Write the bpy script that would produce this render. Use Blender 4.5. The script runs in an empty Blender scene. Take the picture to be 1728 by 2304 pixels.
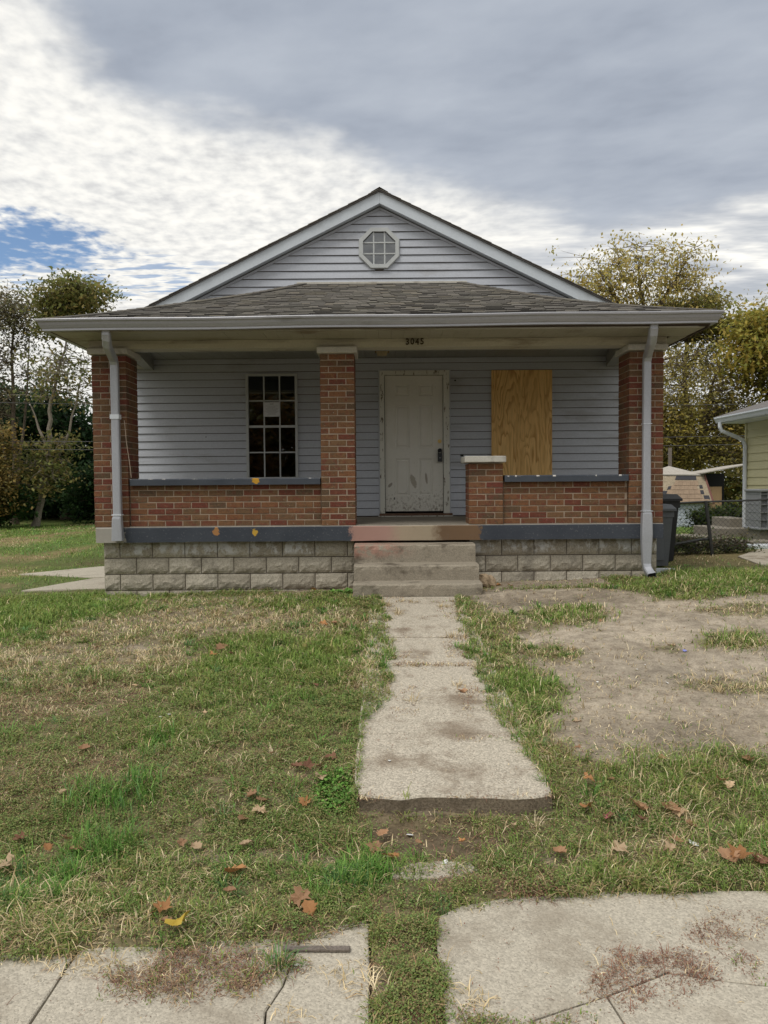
import bpy, bmesh, math, random
import numpy as np
from mathutils import Vector, Matrix
R_ = math.radians
SC = bpy.context.scene
COL = SC.collection

# ---------------------------------------------------------------- camera
cam = bpy.data.cameras.new('camera'); camo = bpy.data.objects.new('camera', cam); COL.objects.link(camo)
cam.sensor_fit = 'HORIZONTAL'; cam.sensor_width = 25.92; cam.lens = 25.97; cam.clip_start = .05; cam.clip_end = 3000
pit, rol = R_(2.1), R_(.45)
Fv = Vector((0, math.cos(pit), -math.sin(pit))); U0 = Vector((0, math.sin(pit), math.cos(pit))); R0 = Vector((1, 0, 0))
Rv = R0*math.cos(rol) - U0*math.sin(rol); Uv = U0*math.cos(rol) + R0*math.sin(rol)
mw = Matrix((Rv, Uv, -Fv)).transposed().to_4x4(); mw.translation = (0, 0, 1.36)
camo.matrix_world = mw
SC.camera = camo
vs = SC.view_settings; vs.view_transform = 'Standard'; vs.look = 'None'; vs.gamma = 1; vs.use_curve_mapping = False; vs.exposure = 0.12
SC.cycles.max_bounces = 6; SC.cycles.transparent_max_bounces = 8; SC.cycles.diffuse_bounces = 3; SC.cycles.glossy_bounces = 3

# ---------------------------------------------------------------- node helper
class G:
    def __init__(s, nt): s.nt = nt; nt.nodes.clear()
    def n(s, t, **kw):
        nd = s.nt.nodes.new(t)
        for k, v in kw.items():
            if k.startswith('_'): setattr(nd, k[1:], v)
        for k, v in kw.items():
            if not k.startswith('_'): s.put(nd, k, v)
        return nd
    def put(s, nd, k, v):
        key = int(k[1:]) if (k[0] == 'i' and k[1:].isdigit()) else k.replace('__', ' ')
        sk = nd.inputs[key]
        if isinstance(v, bpy.types.NodeSocket): s.nt.links.new(v, sk)
        elif isinstance(v, bpy.types.Node): s.nt.links.new(v.outputs[0], sk)
        else: sk.default_value = v
    def m(s, op, a, b=0.0, c=0.0):
        return s.n('ShaderNodeMath', _operation=op, i0=a, i1=b, i2=c).outputs[0]
    def mr(s, v, a, b, c=0.0, d=1.0, smooth=True):
        return s.n('ShaderNodeMapRange', _interpolation_type='SMOOTHSTEP' if smooth else 'LINEAR', Value=v, From__Min=a, From__Max=b, To__Min=c, To__Max=d).outputs[0]
    def mix(s, f, a, b, bt='MIX'):
        nd = s.n('ShaderNodeMix', _data_type='RGBA', _blend_type=bt, _clamp_factor=True, i0=f)
        for i, v in ((6, a), (7, b)):
            if isinstance(v, (bpy.types.NodeSocket,)): s.nt.links.new(v, nd.inputs[i])
            else: nd.inputs[i].default_value = (*v[:3], 1)
        return nd.outputs[2]
    def noise(s, vec, scale, detail=4, rough=.55, dist=0.0):
        return s.n('ShaderNodeTexNoise', Vector=vec, Scale=scale, Detail=detail, Roughness=rough, Distortion=dist).outputs[0]
    def ramp(s, f, pts, const=False):
        nd = s.n('ShaderNodeValToRGB', Fac=f); cr = nd.color_ramp
        if const: cr.interpolation = 'CONSTANT'
        while len(cr.elements) < len(pts): cr.elements.new(.5)
        for e, (p, c) in zip(cr.elements, pts): e.position = p; e.color = (*c[:3], 1)
        return nd.outputs[0]
    def vmul(s, v, k): return s.n('ShaderNodeVectorMath', _operation='MULTIPLY', i0=v, i1=k).outputs[0]
    def sep(s, v):
        nd = s.n('ShaderNodeSeparateXYZ', i0=v); return nd.outputs[0], nd.outputs[1], nd.outputs[2]
    def comb(s, a, b, c=0.0): return s.n('ShaderNodeCombineXYZ', i0=a, i1=b, i2=c).outputs[0]

# ---------------------------------------------------------------- world: sky with cloud decks
SUN_EL, SUN_AZ = R_(60), R_(215)       # azimuth clockwise from +Y (north): the sun stands behind the camera, veiled by cloud
world = bpy.data.worlds.new('World'); SC.world = world; world.use_nodes = True
g = G(world.node_tree)
dirv = g.n('ShaderNodeTexCoord').outputs['Generated']
x, y, z = g.sep(dirv)
zc = g.m('MAXIMUM', z, .03)
u = g.m('DIVIDE', x, zc); v = g.m('DIVIDE', y, zc)
uv = g.comb(u, v)
nA = g.m('SUBTRACT', g.noise(uv, 1.3, 5, .6), .5)
nB = g.m('SUBTRACT', g.noise(uv, 3.5, 4, .6), .5)
# grey deck
bnd = g.m('MINIMUM', g.m('MULTIPLY_ADD', u, .75, 2.52), g.m('MULTIPLY_ADD', u, -.75, 3.75))
f1 = g.m('ADD', g.m('SUBTRACT', bnd, v), g.m('MULTIPLY_ADD', nA, .75, g.m('MULTIPLY', nB, .4)))
d1 = g.mr(f1, -.22, .22)
d2 = g.mr(g.m('ADD', g.m('ADD', u, .70), g.m('MULTIPLY_ADD', nA, .3, g.m('MULTIPLY', nB, .18))), -.06, .10)
d3 = g.mr(g.m('ADD', v, g.m('MULTIPLY', nA, .6)), .5, 1.1)
deck = g.m('MULTIPLY', g.m('MULTIPLY', d1, d2), d3)
stretch = g.comb(g.m('MULTIPLY', u, .6), v)
dk = g.m('MULTIPLY_ADD', g.noise(stretch, 1.9, 4, .55), .6, g.m('MULTIPLY', g.noise(g.comb(g.m('MULTIPLY_ADD', v, .35, u), g.m('MULTIPLY', v, 1.0)), 3.0, 5, .55), .4))
deckcol = g.ramp(dk, [(.30, (.27, .305, .37)), (.45, (.365, .405, .475)), (.60, (.445, .485, .55)), (.74, (.62, .645, .68))])
# bright rippled altocumulus
cell = g.n('ShaderNodeTexNoise', Vector=g.comb(g.m('MULTIPLY', u, 1.0), g.m('MULTIPLY_ADD', u, .12, g.m('MULTIPLY', v, .8))), Scale=17, Detail=4, Roughness=.5, Distortion=.0).outputs[0]
cel2 = g.noise(uv, 3.0, 3, .5)
cb = g.m('MULTIPLY_ADD', cell, .65, g.m('MULTIPLY', cel2, .35))
brite = g.ramp(cb, [(.34, (.66, .66, .655)), (.46, (.80, .795, .77)), (.56, (.91, .895, .85)), (.68, (.99, .97, .91))])
# veil in front of the gap on the far side of the grey deck
rt = g.mr(u, .1, .9)
greyveil = g.ramp(g.noise(g.comb(g.m('MULTIPLY', u, .5), v), 3.6, 4, .6), [(.36, (.46, .49, .535)), (.50, (.68, .69, .70)), (.63, (1.0, .98, .92))])
brite = g.mix(rt, brite, greyveil)
cloud = g.mix(deck, brite, deckcol)
# holes of blue
hx = g.m('DIVIDE', g.m('ADD', u, 1.78), .62); hy = g.m('DIVIDE', g.m('SUBTRACT', v, 3.22), .42)
hd = g.m('ADD', g.m('MULTIPLY', hx, hx), g.m('MULTIPLY', hy, hy))
hole1 = g.mr(g.m('ADD', hd, g.m('MULTIPLY_ADD', nB, 3.2, g.m('MULTIPLY', g.m('SUBTRACT', cell, .5), 2.2))), 1.55, .35)
# rippled breaks below it
rx = g.m('DIVIDE', g.m('ADD', u, 1.35), .9); ry = g.m('DIVIDE', g.m('SUBTRACT', v, 3.75), .55)
rd = g.m('ADD', g.m('MULTIPLY', rx, rx), g.m('MULTIPLY', ry, ry))
rip = g.noise(g.comb(g.m('MULTIPLY', u, 1.2), g.m('MULTIPLY', v, 3.2)), 4.5, 3, .5)
hole2 = g.m('MULTIPLY', g.mr(rd, 1.0, .3), g.mr(rip, .52, .40))
hole3 = g.m('MULTIPLY', g.mr(g.noise(uv, .55, 3, .5), .36, .28), g.m('SUBTRACT', 1.0, deck))
hole = g.m('MAXIMUM', g.m('MAXIMUM', hole1, g.m('MULTIPLY', hole2, .7)), g.m('MULTIPLY', hole3, .8))
hor = g.mr(z, .02, .16)
cloud = g.mix(hor, (.80, .80, .78), cloud)
cover = g.m('SUBTRACT', 1.0, g.m('MULTIPLY', hole, hor))
sky = g.n('ShaderNodeTexSky', _sky_type='NISHITA', _sun_disc=False, _sun_elevation=SUN_EL, _sun_rotation=SUN_AZ, _altitude=250.0, _air_density=1.0, _dust_density=.35, _ozone_density=3.0)
bgs = g.n('ShaderNodeBackground', Color=sky, Strength=.115)
bgc = g.n('ShaderNodeBackground', Color=cloud, Strength=1.0)
ms = g.n('ShaderNodeMixShader', i0=cover, i1=bgs, i2=bgc)
g.n('ShaderNodeOutputWorld', Surface=ms)

# ---------------------------------------------------------------- veiled sun
sl = bpy.data.lights.new('sun', 'SUN'); so = bpy.data.objects.new('sun', sl); COL.objects.link(so)
sl.energy = 1.6; sl.angle = R_(24); sl.color = (1, .96, .90)
sd = Vector((math.sin(SUN_AZ)*math.cos(SUN_EL), math.cos(SUN_AZ)*math.cos(SUN_EL), math.sin(SUN_EL)))
so.rotation_euler = sd.to_track_quat('Z', 'Y').to_euler()
so.location = sd*40

# ---------------------------------------------------------------- materials
MATS = {}
def newmat(name):
    m = bpy.data.materials.new(name); m.use_nodes = True; MATS[name] = m
    return m, G(m.node_tree)
def finish(g, col, rough=.8, bump=None, bs=.3, bd=.004, spec=.3, metal=0.0, trans=0.0):
    p = g.n('ShaderNodeBsdfPrincipled', Base__Color=col if isinstance(col, bpy.types.NodeSocket) else (*col, 1), Roughness=rough, Metallic=metal)
    p.inputs['Specular IOR Level'].default_value = spec
    if bump is not None:
        b = g.n('ShaderNodeBump', Height=bump, Strength=bs, Distance=bd); g.put(p, 'Normal', b)
    sh = p
    if trans:
        t = g.n('ShaderNodeBsdfTranslucent', Color=col if isinstance(col, bpy.types.NodeSocket) else (*col, 1))
        sh = g.n('ShaderNodeMixShader', i0=trans, i1=p, i2=t)
    g.n('ShaderNodeOutputMaterial', Surface=sh)
def wpos(g): return g.n('ShaderNodeNewGeometry').outputs['Position']
def sc3(c, k): return tuple(a*k for a in c)
def plain(name, col, rough=.8, var=.15, scale=3.0, fine=60.0, fvar=.1, bs=.25, bd=.003, spec=.3, metal=0.0, dirt=None, dscale=2.5, damt=.5, stretch=(1, 1, 1)):
    m, g = newmat(name); P = wpos(g); Pq = g.vmul(P, stretch)
    n1 = g.noise(Pq, scale, 5, .6); n2 = g.noise(P, fine, 3, .6)
    c = g.mix(n1, sc3(col, 1-var*1.6), sc3(col, 1+var*1.6))
    c = g.mix(g.mr(n2, .3, .7), g.mix(1.0, c, (1-fvar,)*3, 'MULTIPLY'), g.mix(1.0, c, (1+fvar,)*3, 'MULTIPLY'))
    if dirt:
        d = g.mr(g.noise(Pq, dscale, 6, .65, .3), .52, .72, 0, damt); c = g.mix(d, c, dirt)
    finish(g, c, rough, g.m('ADD', n2, g.m('MULTIPLY', n1, .5)), bs, bd, spec, metal)
    return m
def rnd(g):
    a = g.n('ShaderNodeObjectInfo').outputs['Random']; b = g.n('ShaderNodeNewGeometry').outputs['Random Per Island']
    return g.m('FRACT', g.m('ADD', a, g.m('MULTIPLY', b, 1.618)))
plain('siding', (.455, .48, .53), .5, .06, 1.2, 40, .04, .08, .002, .35, dirt=(.27, .26, .25), dscale=1.6, damt=.55, stretch=(.5, 1, 1.6))
plain('rake_white', (.56, .61, .66), .5, .05, 1.5, 40, .03, .08, .002, .35, dirt=(.40, .42, .43), damt=.3)
plain('trim', (.52, .50, .44), .55, .12, 2.5, 50, .06, .15, .002, .3, dirt=(.19, .15, .10), dscale=3.0, damt=.55, stretch=(1, 1, .6))
plain('soffit', (.36, .34, .275), .6, .10, 1.4, 50, .05, .1, .002, .3, dirt=(.15, .105, .055), dscale=2.0, damt=.75, stretch=(.45, 1, 2.2))
plain('beam', (.47, .445, .36), .6, .10, 1.4, 50, .05, .1, .002, .3, dirt=(.15, .105, .055), dscale=2.2, damt=.75, stretch=(.45, 1, 2.2))
plain('ceiling', (.25, .25, .232), .6, .10, 2, 50, .05, .1, .002, .3, dirt=(.30, .28, .24), damt=.4)
plain('gutter', (.34, .345, .37), .42, .10, 2.5, 60, .05, .1, .001, .5, .25, dirt=(.15, .145, .135), dscale=4, damt=.6, stretch=(.35, 1, 2))
plain('spout', (.40, .415, .455), .45, .10, 3, 60, .05, .15, .002, .5, .3, dirt=(.30, .31, .33), dscale=5, damt=.5, stretch=(1, 1, .4))
plain('capstone', (.50, .485, .44), .8, .12, 5, 90, .1, .3, .002, .2, dirt=(.20, .18, .15), dscale=6, damt=.6)
plain('fascia', (.10, .075, .06), .7, .2, 4, 60, .1)
plain('mortar', (.35, .28, .215), .95, .18, 5, 130, .15, .5, .003, .1, dirt=(.17, .13, .10), damt=.5)
plain('blockmortar', (.13, .105, .085), .95, .2, 5, 130, .15, .5, .003, .1)
plain('dark', (.012, .012, .013), .6, .1, 4)
plain('black_plastic', (.025, .026, .03), .45, .2, 4, 80, .1, .1, .001, .4)
plain('bin_grey', (.115, .125, .14), .5, .15, 3, 80, .08, .1, .001, .4)
plain('brass', (.55, .40, .15), .35, .1, 10, metal=.8)
plain('light_metal', (.30, .22, .11), .5, .3, 12, metal=.4, dirt=(.15, .10, .05))
plain('frame_white', (.47, .49, .49), .5, .08, 5, 60, .05, .1, .001, .4, dirt=(.38, .37, .34), damt=.4)
plain('threshold', (.13, .075, .05), .75, .3, 9, 80, .2, dirt=(.30, .22, .16))
plain('yellow_siding', (.62, .58, .36), .7, .06, 1.5, 50, .04, .15, .002, .3)
plain('grey_roof', (.17, .16, .155), .9, .2, 6, 120, .3, .5, .004, .1)
plain('white_metal', (.66, .70, .76), .45, .08, 3, 60, .04, .1, .001, .5)
plain('shed_white', (.42, .39, .35), .85, .15, 7, 60, .12, dirt=(.30, .25, .19), dscale=6, damt=.7)
plain('shed_tan', (.30, .22, .155), .9, .18, 8, 90, .2, dirt=(.20, .14, .10))
plain('shed_felt', (.05, .05, .058), .9, .2, 8)
plain('shed_deck', (.34, .28, .20), .9, .3, 14, 60, .2, dirt=(.52, .46, .36), dscale=9, damt=.8)
plain('shed_blue', (.50, .55, .63), .8, .15, 6, 60, .1, dirt=(.62, .63, .64), dscale=12, damt=.7)
plain('tan_door', (.37, .25, .14), .8, .1, 4)
plain('red_trim', (.20, .09, .075), .8, .2, 6)
plain('ac_metal', (.29, .30, .32), .55, .1, 5, metal=.2)
plain('ac_coil', (.12, .125, .14), .6, .2, 30)
plain('fence_metal', (.06, .062, .062), .6, .2, 10, metal=.3)
plain('wire', (.09, .09, .095), .5, .1, 4)
plain('wire_dark', (.05, .05, .05), .6, .1, 4)
plain('bark', (.13, .105, .08), .95, .3, 9, 60, .3, .7, .02, .1, stretch=(1, 1, .3))
plain('bark_pale', (.25, .22, .18), .95, .25, 5, 50, .25, .6, .02, .1, stretch=(1, 1, .3))
plain('old_wood', (.17, .145, .125), .85, .25, 20, 120, .25, .6, .003, .2, stretch=(.2, 2, 2))
plain('paper', (.62, .63, .65), .7, .03, 5)
plain('print', (.34, .35, .36), .7, .05, 5)
plain('rock', (.33, .25, .165), .9, .3, 12, 90, .25, .7, .01, .2, dirt=(.12, .09, .06))
plain('bit_white', (.70, .70, .68), .6, .1, 20)
plain('bit_blue', (.22, .24, .55), .5, .1, 20)
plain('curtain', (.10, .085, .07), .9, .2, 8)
plain('digit', (.055, .04, .02), .6, .3, 30, metal=.2)
plain('cable', (.50, .40, .32), .6, .1, 10)
plain('pad', (.25, .225, .185), .9, .15, 5, 80, .15)

def concrete(name, col, agg=.22, stain=(.16, .125, .09), samt=.5, pink=None, sscale=2.2):
    m, g = newmat(name); P = wpos(g)
    n1 = g.noise(P, sscale, 6, .62, .2); n2 = g.noise(P, 38, 4, .65)
    vo = g.n('ShaderNodeTexVoronoi', Vector=P, Scale=120); peb = g.n('ShaderNodeSeparateColor', Color=vo.outputs['Color']).outputs[0]
    c = g.mix(n2, sc3(col, .80), sc3(col, 1.20))
    c = g.mix(g.mr(peb, .0, 1.0, 0, 1, False), g.mix(1.0, c, (1-agg,)*3, 'MULTIPLY'), g.mix(1.0, c, (1+agg,)*3, 'MULTIPLY'))
    dk = g.mr(g.noise(P, 130, 2, .5), .60, .70, 0, .6); c = g.mix(dk, c, (.13, .11, .085))
    c = g.mix(g.mr(n1, .50, .70, 0, samt), c, stain)
    if pink:
        X, Y, Z = g.sep(P); pc, lo, hi, zl, zh = pink
        mk = g.m('MULTIPLY', g.m('MULTIPLY', g.mr(X, hi, lo), g.mr(Z, zl, zh)), g.mr(g.noise(P, 13, 5, .7), .42, .55))
        c = g.mix(g.m('MULTIPLY', mk, .42), c, pc)
    finish(g, c, .92, g.m('MULTIPLY_ADD', n2, .6, g.m('ADD', g.m('MULTIPLY', vo.outputs['Distance'], -.5), g.m('MULTIPLY', g.noise(P, 60, 4, .7), .7))), .5, .008, .15)
    return m
concrete('walk_concrete', (.45, .405, .33), .30, (.17, .125, .085), .75)
concrete('sidewalk_concrete', (.45, .41, .335), .18, (.25, .21, .16), .6)
concrete('step_concrete', (.30, .265, .21), .16, (.085, .07, .052), .85, pink=((.45, .17, .13), -.1, .45, .44, .56), sscale=3.5)
concrete('porch_concrete', (.25, .225, .185), .12, (.12, .10, .08), .5)

# painted slab edge: navy paint, bare ends, pinkish and brown bare stretch at the steps, spilled orange and yellow
m, g = newmat('slab_paint'); P = wpos(g); X, Y, Z = g.sep(P)
n1 = g.noise(P, 5, 5, .65); n2 = g.noise(P, 40, 4, .6)
Xw = g.m('MULTIPLY_ADD', g.m('SUBTRACT', g.noise(P, 11, 5, .7), .5), .30, X)
navy = g.mix(g.noise(P, 2.2, 4, .6), (.026, .032, .046), (.072, .082, .10))
navy = g.mix(g.mr(n2, .60, .66, 0, .35), navy, (.24, .24, .24))
grey = g.mix(n1, (.27, .25, .22), (.44, .42, .38))
mid = g.ramp(g.mr(Xw, -.42, 1.18, 0, 1, False), [(0, (.36, .215, .18)), (.28, (.38, .24, .20)), (.40, (.36, .29, .21)), (.62, (.34, .28, .20)), (.70, (.15, .095, .055)), (1, (.17, .105, .06))])
mid = g.mix(g.mr(n1, .55, .7, 0, .6), mid, (.16, .115, .085))
c = g.mix(g.m('MULTIPLY', g.mr(Xw, -.43, -.38), g.mr(Xw, 1.20, 1.16)), navy, mid)
c = g.mix(g.mr(Xw, -3.17, -3.22), c, grey)
top = g.mix(g.mr(n1, .3, .7), (.25, .235, .20), (.38, .35, .30))
c = g.mix(g.mr(Z, .842, .846, 0, 1, False), c, top)
def blob(cx, cz, rx, rz, thr=1.0, am=3.4):
    a = g.m('DIVIDE', g.m('SUBTRACT', X, cx), rx); b = g.m('DIVIDE', g.m('SUBTRACT', Z, cz), rz)
    return g.mr(g.m('ADD', g.m('ADD', g.m('MULTIPLY', a, a), g.m('MULTIPLY', b, b)), g.m('MULTIPLY', g.m('SUBTRACT', g.noise(P, 16, 4, .7), .5), am)), thr, thr*.7)
c = g.mix(blob(-2.07, .79, .045, .05), c, (.36, .18, .07))
c = g.mix(blob(-1.585, .79, .030, .075, .8, 7.0), c, (.50, .31, .05))
finish(g, c, .7, n2, .3, .004, .25)

# brick
m, g = newmat('brick'); P = wpos(g); r = rnd(g)
pal = [(a_, (c_[0]*.47+.044, c_[1]*.47+.020, c_[2]*.48+.011)) for a_, c_ in [(0, (.245, .125, .062)), (.16, (.285, .155, .075)), (.30, (.20, .060, .042)), (.40, (.215, .14, .075)), (.52, (.31, .145, .068)), (.64, (.135, .105, .065)), (.72, (.25, .105, .06)), (.83, (.27, .165, .085)), (.92, (.225, .058, .045))]]
c = g.ramp(r, pal, True)
c = g.mix(g.mr(g.noise(P, 13, 4, .6), .50, .66, 0, .65), c, (.15, .045, .032))
c = g.mix(g.mr(g.noise(g.vmul(P, (1, 1, 1.6)), 17, 4, .65), .52, .68, 0, .65), c, (.085, .068, .045))
c = g.mix(g.mr(g.noise(P, 24, 4, .7), .56, .70, 0, .45), c, (.25, .14, .075))
n2 = g.noise(P, 70, 4, .65)
c = g.mix(g.mr(n2, .25, .75), g.mix(1.0, c, (.72,)*3, 'MULTIPLY'), g.mix(1.0, c, (1.25,)*3, 'MULTIPLY'))
c = g.mix(g.mr(g.noise(P, 55, 2, .5), .735, .755, 0, .8), c, (.55, .50, .44))
finish(g, c, .85, n2, .45, .003, .2)

# rock-faced block with old whitewash near the top course
m, g = newmat('block'); P = wpos(g); X, Y, Z = g.sep(P); r = rnd(g)
n1 = g.noise(P, 3.0, 5, .65); n2 = g.noise(P, 60, 4, .7)
c = g.mix(r, (.31, .28, .225), (.42, .385, .315))
c = g.mix(g.mr(n1, .52, .70, 0, .6), c, (.15, .135, .11))
c = g.mix(g.mr(n2, .25, .75), g.mix(1.0, c, (.7,)*3, 'MULTIPLY'), g.mix(1.0, c, (1.25,)*3, 'MULTIPLY'))
ww = g.m('MULTIPLY', g.m('MULTIPLY', g.mr(Z, .47, .53), g.mr(g.noise(g.vmul(P, (1, 1, .6)), 9, 5, .75), .46, .57)), g.mr(g.noise(P, 1.9, 2, .5), .34, .50))
c = g.mix(g.m('MULTIPLY', ww, .85), c, (.58, .58, .57))
c = g.mix(g.mr(n2, .66, .72, 0, .35), c, (.5, .48, .44))
finish(g, c, .95, g.m('ADD', n2, g.noise(P, 18, 4, .6)), .55, .008, .1)

# shingles
m, g = newmat('shingle'); P = wpos(g); r = rnd(g)
c = g.ramp(r, [(0, (.122, .112, .10)), (.25, (.148, .137, .12)), (.45, (.105, .098, .088)), (.6, (.152, .140, .12)), (.78, (.13, .122, .109)), (.9, (.162, .145, .118))], True)
n2 = g.noise(P, 240, 2, .6); n1 = g.noise(P, 2.2, 4, .6)
c = g.mix(g.mr(n2, .3, .7), g.mix(1.0, c, (.7,)*3, 'MULTIPLY'), g.mix(1.0, c, (1.3,)*3, 'MULTIPLY'))
c = g.mix(g.mr(n1, .45, .7, 0, .4), c, (.155, .148, .115))
finish(g, c, .95, n2, .5, .003, .1)

plain('shingle_shadow_edge', (.030, .028, .026), .95, .2, 30, 150, .2)
plain('walk_edge', (.19, .155, .115), .95, .3, 9, 90, .3, .6, .008, .1, dirt=(.09, .068, .046), dscale=7, damt=.7)
plain('lamp_glass', (.36, .29, .17), .5, .2, 12)
# plywood: cathedral grain from stretched, warped bands
m, g = newmat('plywood'); P = wpos(g); X, Y, Z = g.sep(P)
q = g.comb(g.m('MULTIPLY', X, 3.4), 0.0, g.m('MULTIPLY', Z, .60))
big = g.noise(q, 1.25, 3, .5, .4)
wv = g.m('FRACT', g.m('MULTIPLY', big, 11.0))
band = g.m('MULTIPLY', g.mr(wv, 0.0, .55), g.mr(wv, 1.0, .9))
fib = g.noise(g.vmul(P, (130, 1, 5)), 1.0, 4, .6)
c = g.mix(band, (.50, .27, .085), (.78, .51, .205))
c = g.mix(g.mr(g.noise(g.vmul(P, (9, 1, .8)), 1.0, 3, .5), .42, .62, 0, .55), c, (.72, .45, .17))
c = g.mix(g.mr(fib, .3, .7), g.mix(1.0, c, (.84,)*3, 'MULTIPLY'), g.mix(1.0, c, (1.12,)*3, 'MULTIPLY'))
vo = g.n('ShaderNodeTexVoronoi', Vector=g.vmul(P, (1, .1, .7)), Scale=3.2).outputs['Distance']
c = g.mix(g.mr(vo, .07, .03, 0, .8), c, (.20, .09, .03))
finish(g, c, .65, fib, .2, .002, .3)

# dirty white door
m, g = newmat('door_paint'); P = wpos(g); X, Y, Z = g.sep(P)
n1 = g.noise(P, 5, 5, .65); n3 = g.noise(g.vmul(P, (1.4, 1, 1)), 20, 6, .72)
c = g.mix(n1, (.64, .62, .55), (.76, .75, .70))
low = g.m('MULTIPLY', g.mr(Z, 1.5, .95), .15)
grime = g.mr(g.m('ADD', n3, low), .60, .76, 0, .75)
c = g.mix(g.m('MULTIPLY', grime, g.mr(n1, .38, .55)), c, (.20, .165, .115))
def blob2(cx, cz, rx, rz, sl=0.0):
    a = g.m('DIVIDE', g.m('MULTIPLY_ADD', g.m('SUBTRACT', Z, cz), sl, g.m('SUBTRACT', X, cx)), rx); b = g.m('DIVIDE', g.m('SUBTRACT', Z, cz), rz)
    return g.mr(g.m('ADD', g.m('ADD', g.m('MULTIPLY', a, a), g.m('MULTIPLY', b, b)), g.m('MULTIPLY', g.m('SUBTRACT', n3, .5), 2.5)), 1.1, .6, 0, .7)
c = g.mix(blob2(.455, 1.40, .045, .11, .25), c, (.29, .25, .18))
c = g.mix(blob2(.655, 1.44, .02, .09, .1), c, (.22, .18, .12))
c = g.mix(blob2(.10, 1.34, .03, .04, -.6), c, (.17, .14, .10))
finish(g, c, .55, n1, .1, .002, .35)
# peeling frame paint
m, g = newmat('frame_paint'); P = wpos(g)
pe = g.noise(g.vmul(P, (4, 4, 1)), 5, 6, .75)
c = g.mix(g.noise(P, 3, 4, .6), (.56, .55, .48), (.70, .70, .65)); c = g.mix(g.mr(pe, .57, .60), c, (.15, .12, .085))
finish(g, c, .6, pe, .25, .003, .3)

# navy coping
m, g = newmat('coping_paint'); P = wpos(g); X, Y, Z = g.sep(P); n2 = g.noise(P, 40, 4, .6)
c = g.mix(g.noise(P, 3, 4, .6), (.034, .042, .058), (.085, .097, .118))
ch = g.m('MULTIPLY', g.mr(Z, 1.428, 1.441), g.mr(g.noise(g.vmul(P, (3, 1, 1)), 5, 5, .7), .56, .62)); c = g.mix(ch, c, (.62, .60, .57))
a = g.m('DIVIDE', g.m('SUBTRACT', X, -1.575), .05); b = g.m('DIVIDE', g.m('SUBTRACT', Z, 1.41), .04)
c = g.mix(g.mr(g.m('ADD', g.m('ADD', g.m('MULTIPLY', a, a), g.m('MULTIPLY', b, b)), g.m('MULTIPLY', g.m('SUBTRACT', n2, .5), 2.5)), 1.0, .6), c, (.55, .29, .03))
finish(g, c, .65, n2, .3, .003, .3)

# glass: dark room behind, mirror of the street on the surface
m, g = newmat('glass')
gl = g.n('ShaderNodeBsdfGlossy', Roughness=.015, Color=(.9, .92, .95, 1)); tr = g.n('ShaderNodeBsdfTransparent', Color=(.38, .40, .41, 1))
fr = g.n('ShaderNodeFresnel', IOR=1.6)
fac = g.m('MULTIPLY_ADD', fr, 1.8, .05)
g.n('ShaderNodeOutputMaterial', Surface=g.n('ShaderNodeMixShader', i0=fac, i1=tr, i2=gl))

# leaf-like materials driven by a per-leaf tint
def tintmat(name, trans, rough=.6, spec=.25):
    m, g = newmat(name); a = g.n('ShaderNodeAttribute', _attribute_name='tint').outputs['Color']
    finish(g, a, rough, None, spec=spec, trans=trans)
tintmat('blade', .25); tintmat('leaf', .5, .55); tintmat('dead', .1, .8)
m, g = newmat('ground'); P = wpos(g); a = g.n('ShaderNodeAttribute', _attribute_name='tint').outputs['Color']
n1 = g.noise(P, 9, 6, .65); n2 = g.noise(P, 70, 4, .7); n3 = g.noise(P, 300, 2, .6)
c = g.mix(g.mr(n1, .25, .75), g.mix(1.0, a, (.68, .66, .64), 'MULTIPLY'), g.mix(1.0, a, (1.25, 1.25, 1.22), 'MULTIPLY'))
c = g.mix(g.mr(n2, .3, .7), g.mix(1.0, c, (.75,)*3, 'MULTIPLY'), g.mix(1.0, c, (1.22,)*3, 'MULTIPLY'))
st = g.mr(g.noise(g.vmul(P, (1, 3.5, 1)), 45, 3, .7, .8), .62, .70, 0, .5); c = g.mix(st, c, g.mix(1.0, a, (1.5, 1.4, 1.2), 'MULTIPLY'))
finish(g, c, .97, g.m('ADD', n1, g.m('MULTIPLY', n2, .6)), .6, .02, .1)
def deadleaf(name, col):
    m, g = newmat(name); P = wpos(g); r = g.n('ShaderNodeObjectInfo').outputs['Random']
    c = g.mix(r, sc3(col, .8), sc3(col, 1.25)); c = g.mix(g.noise(P, 40, 4, .6), g.mix(1.0, c, (.7, .66, .6), 'MULTIPLY'), c)
    finish(g, c, .75, g.noise(P, 60, 3, .6), .4, .004, .2, trans=.15)
DL = []
for i, cc in enumerate([(.43, .26, .155), (.47, .245, .11), (.54, .41, .24), (.22, .115, .075), (.60, .45, .30), (.58, .43, .08), (.42, .15, .16)]):
    deadleaf('dead_leaf_%d' % i, cc); DL.append('dead_leaf_%d' % i)

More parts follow.
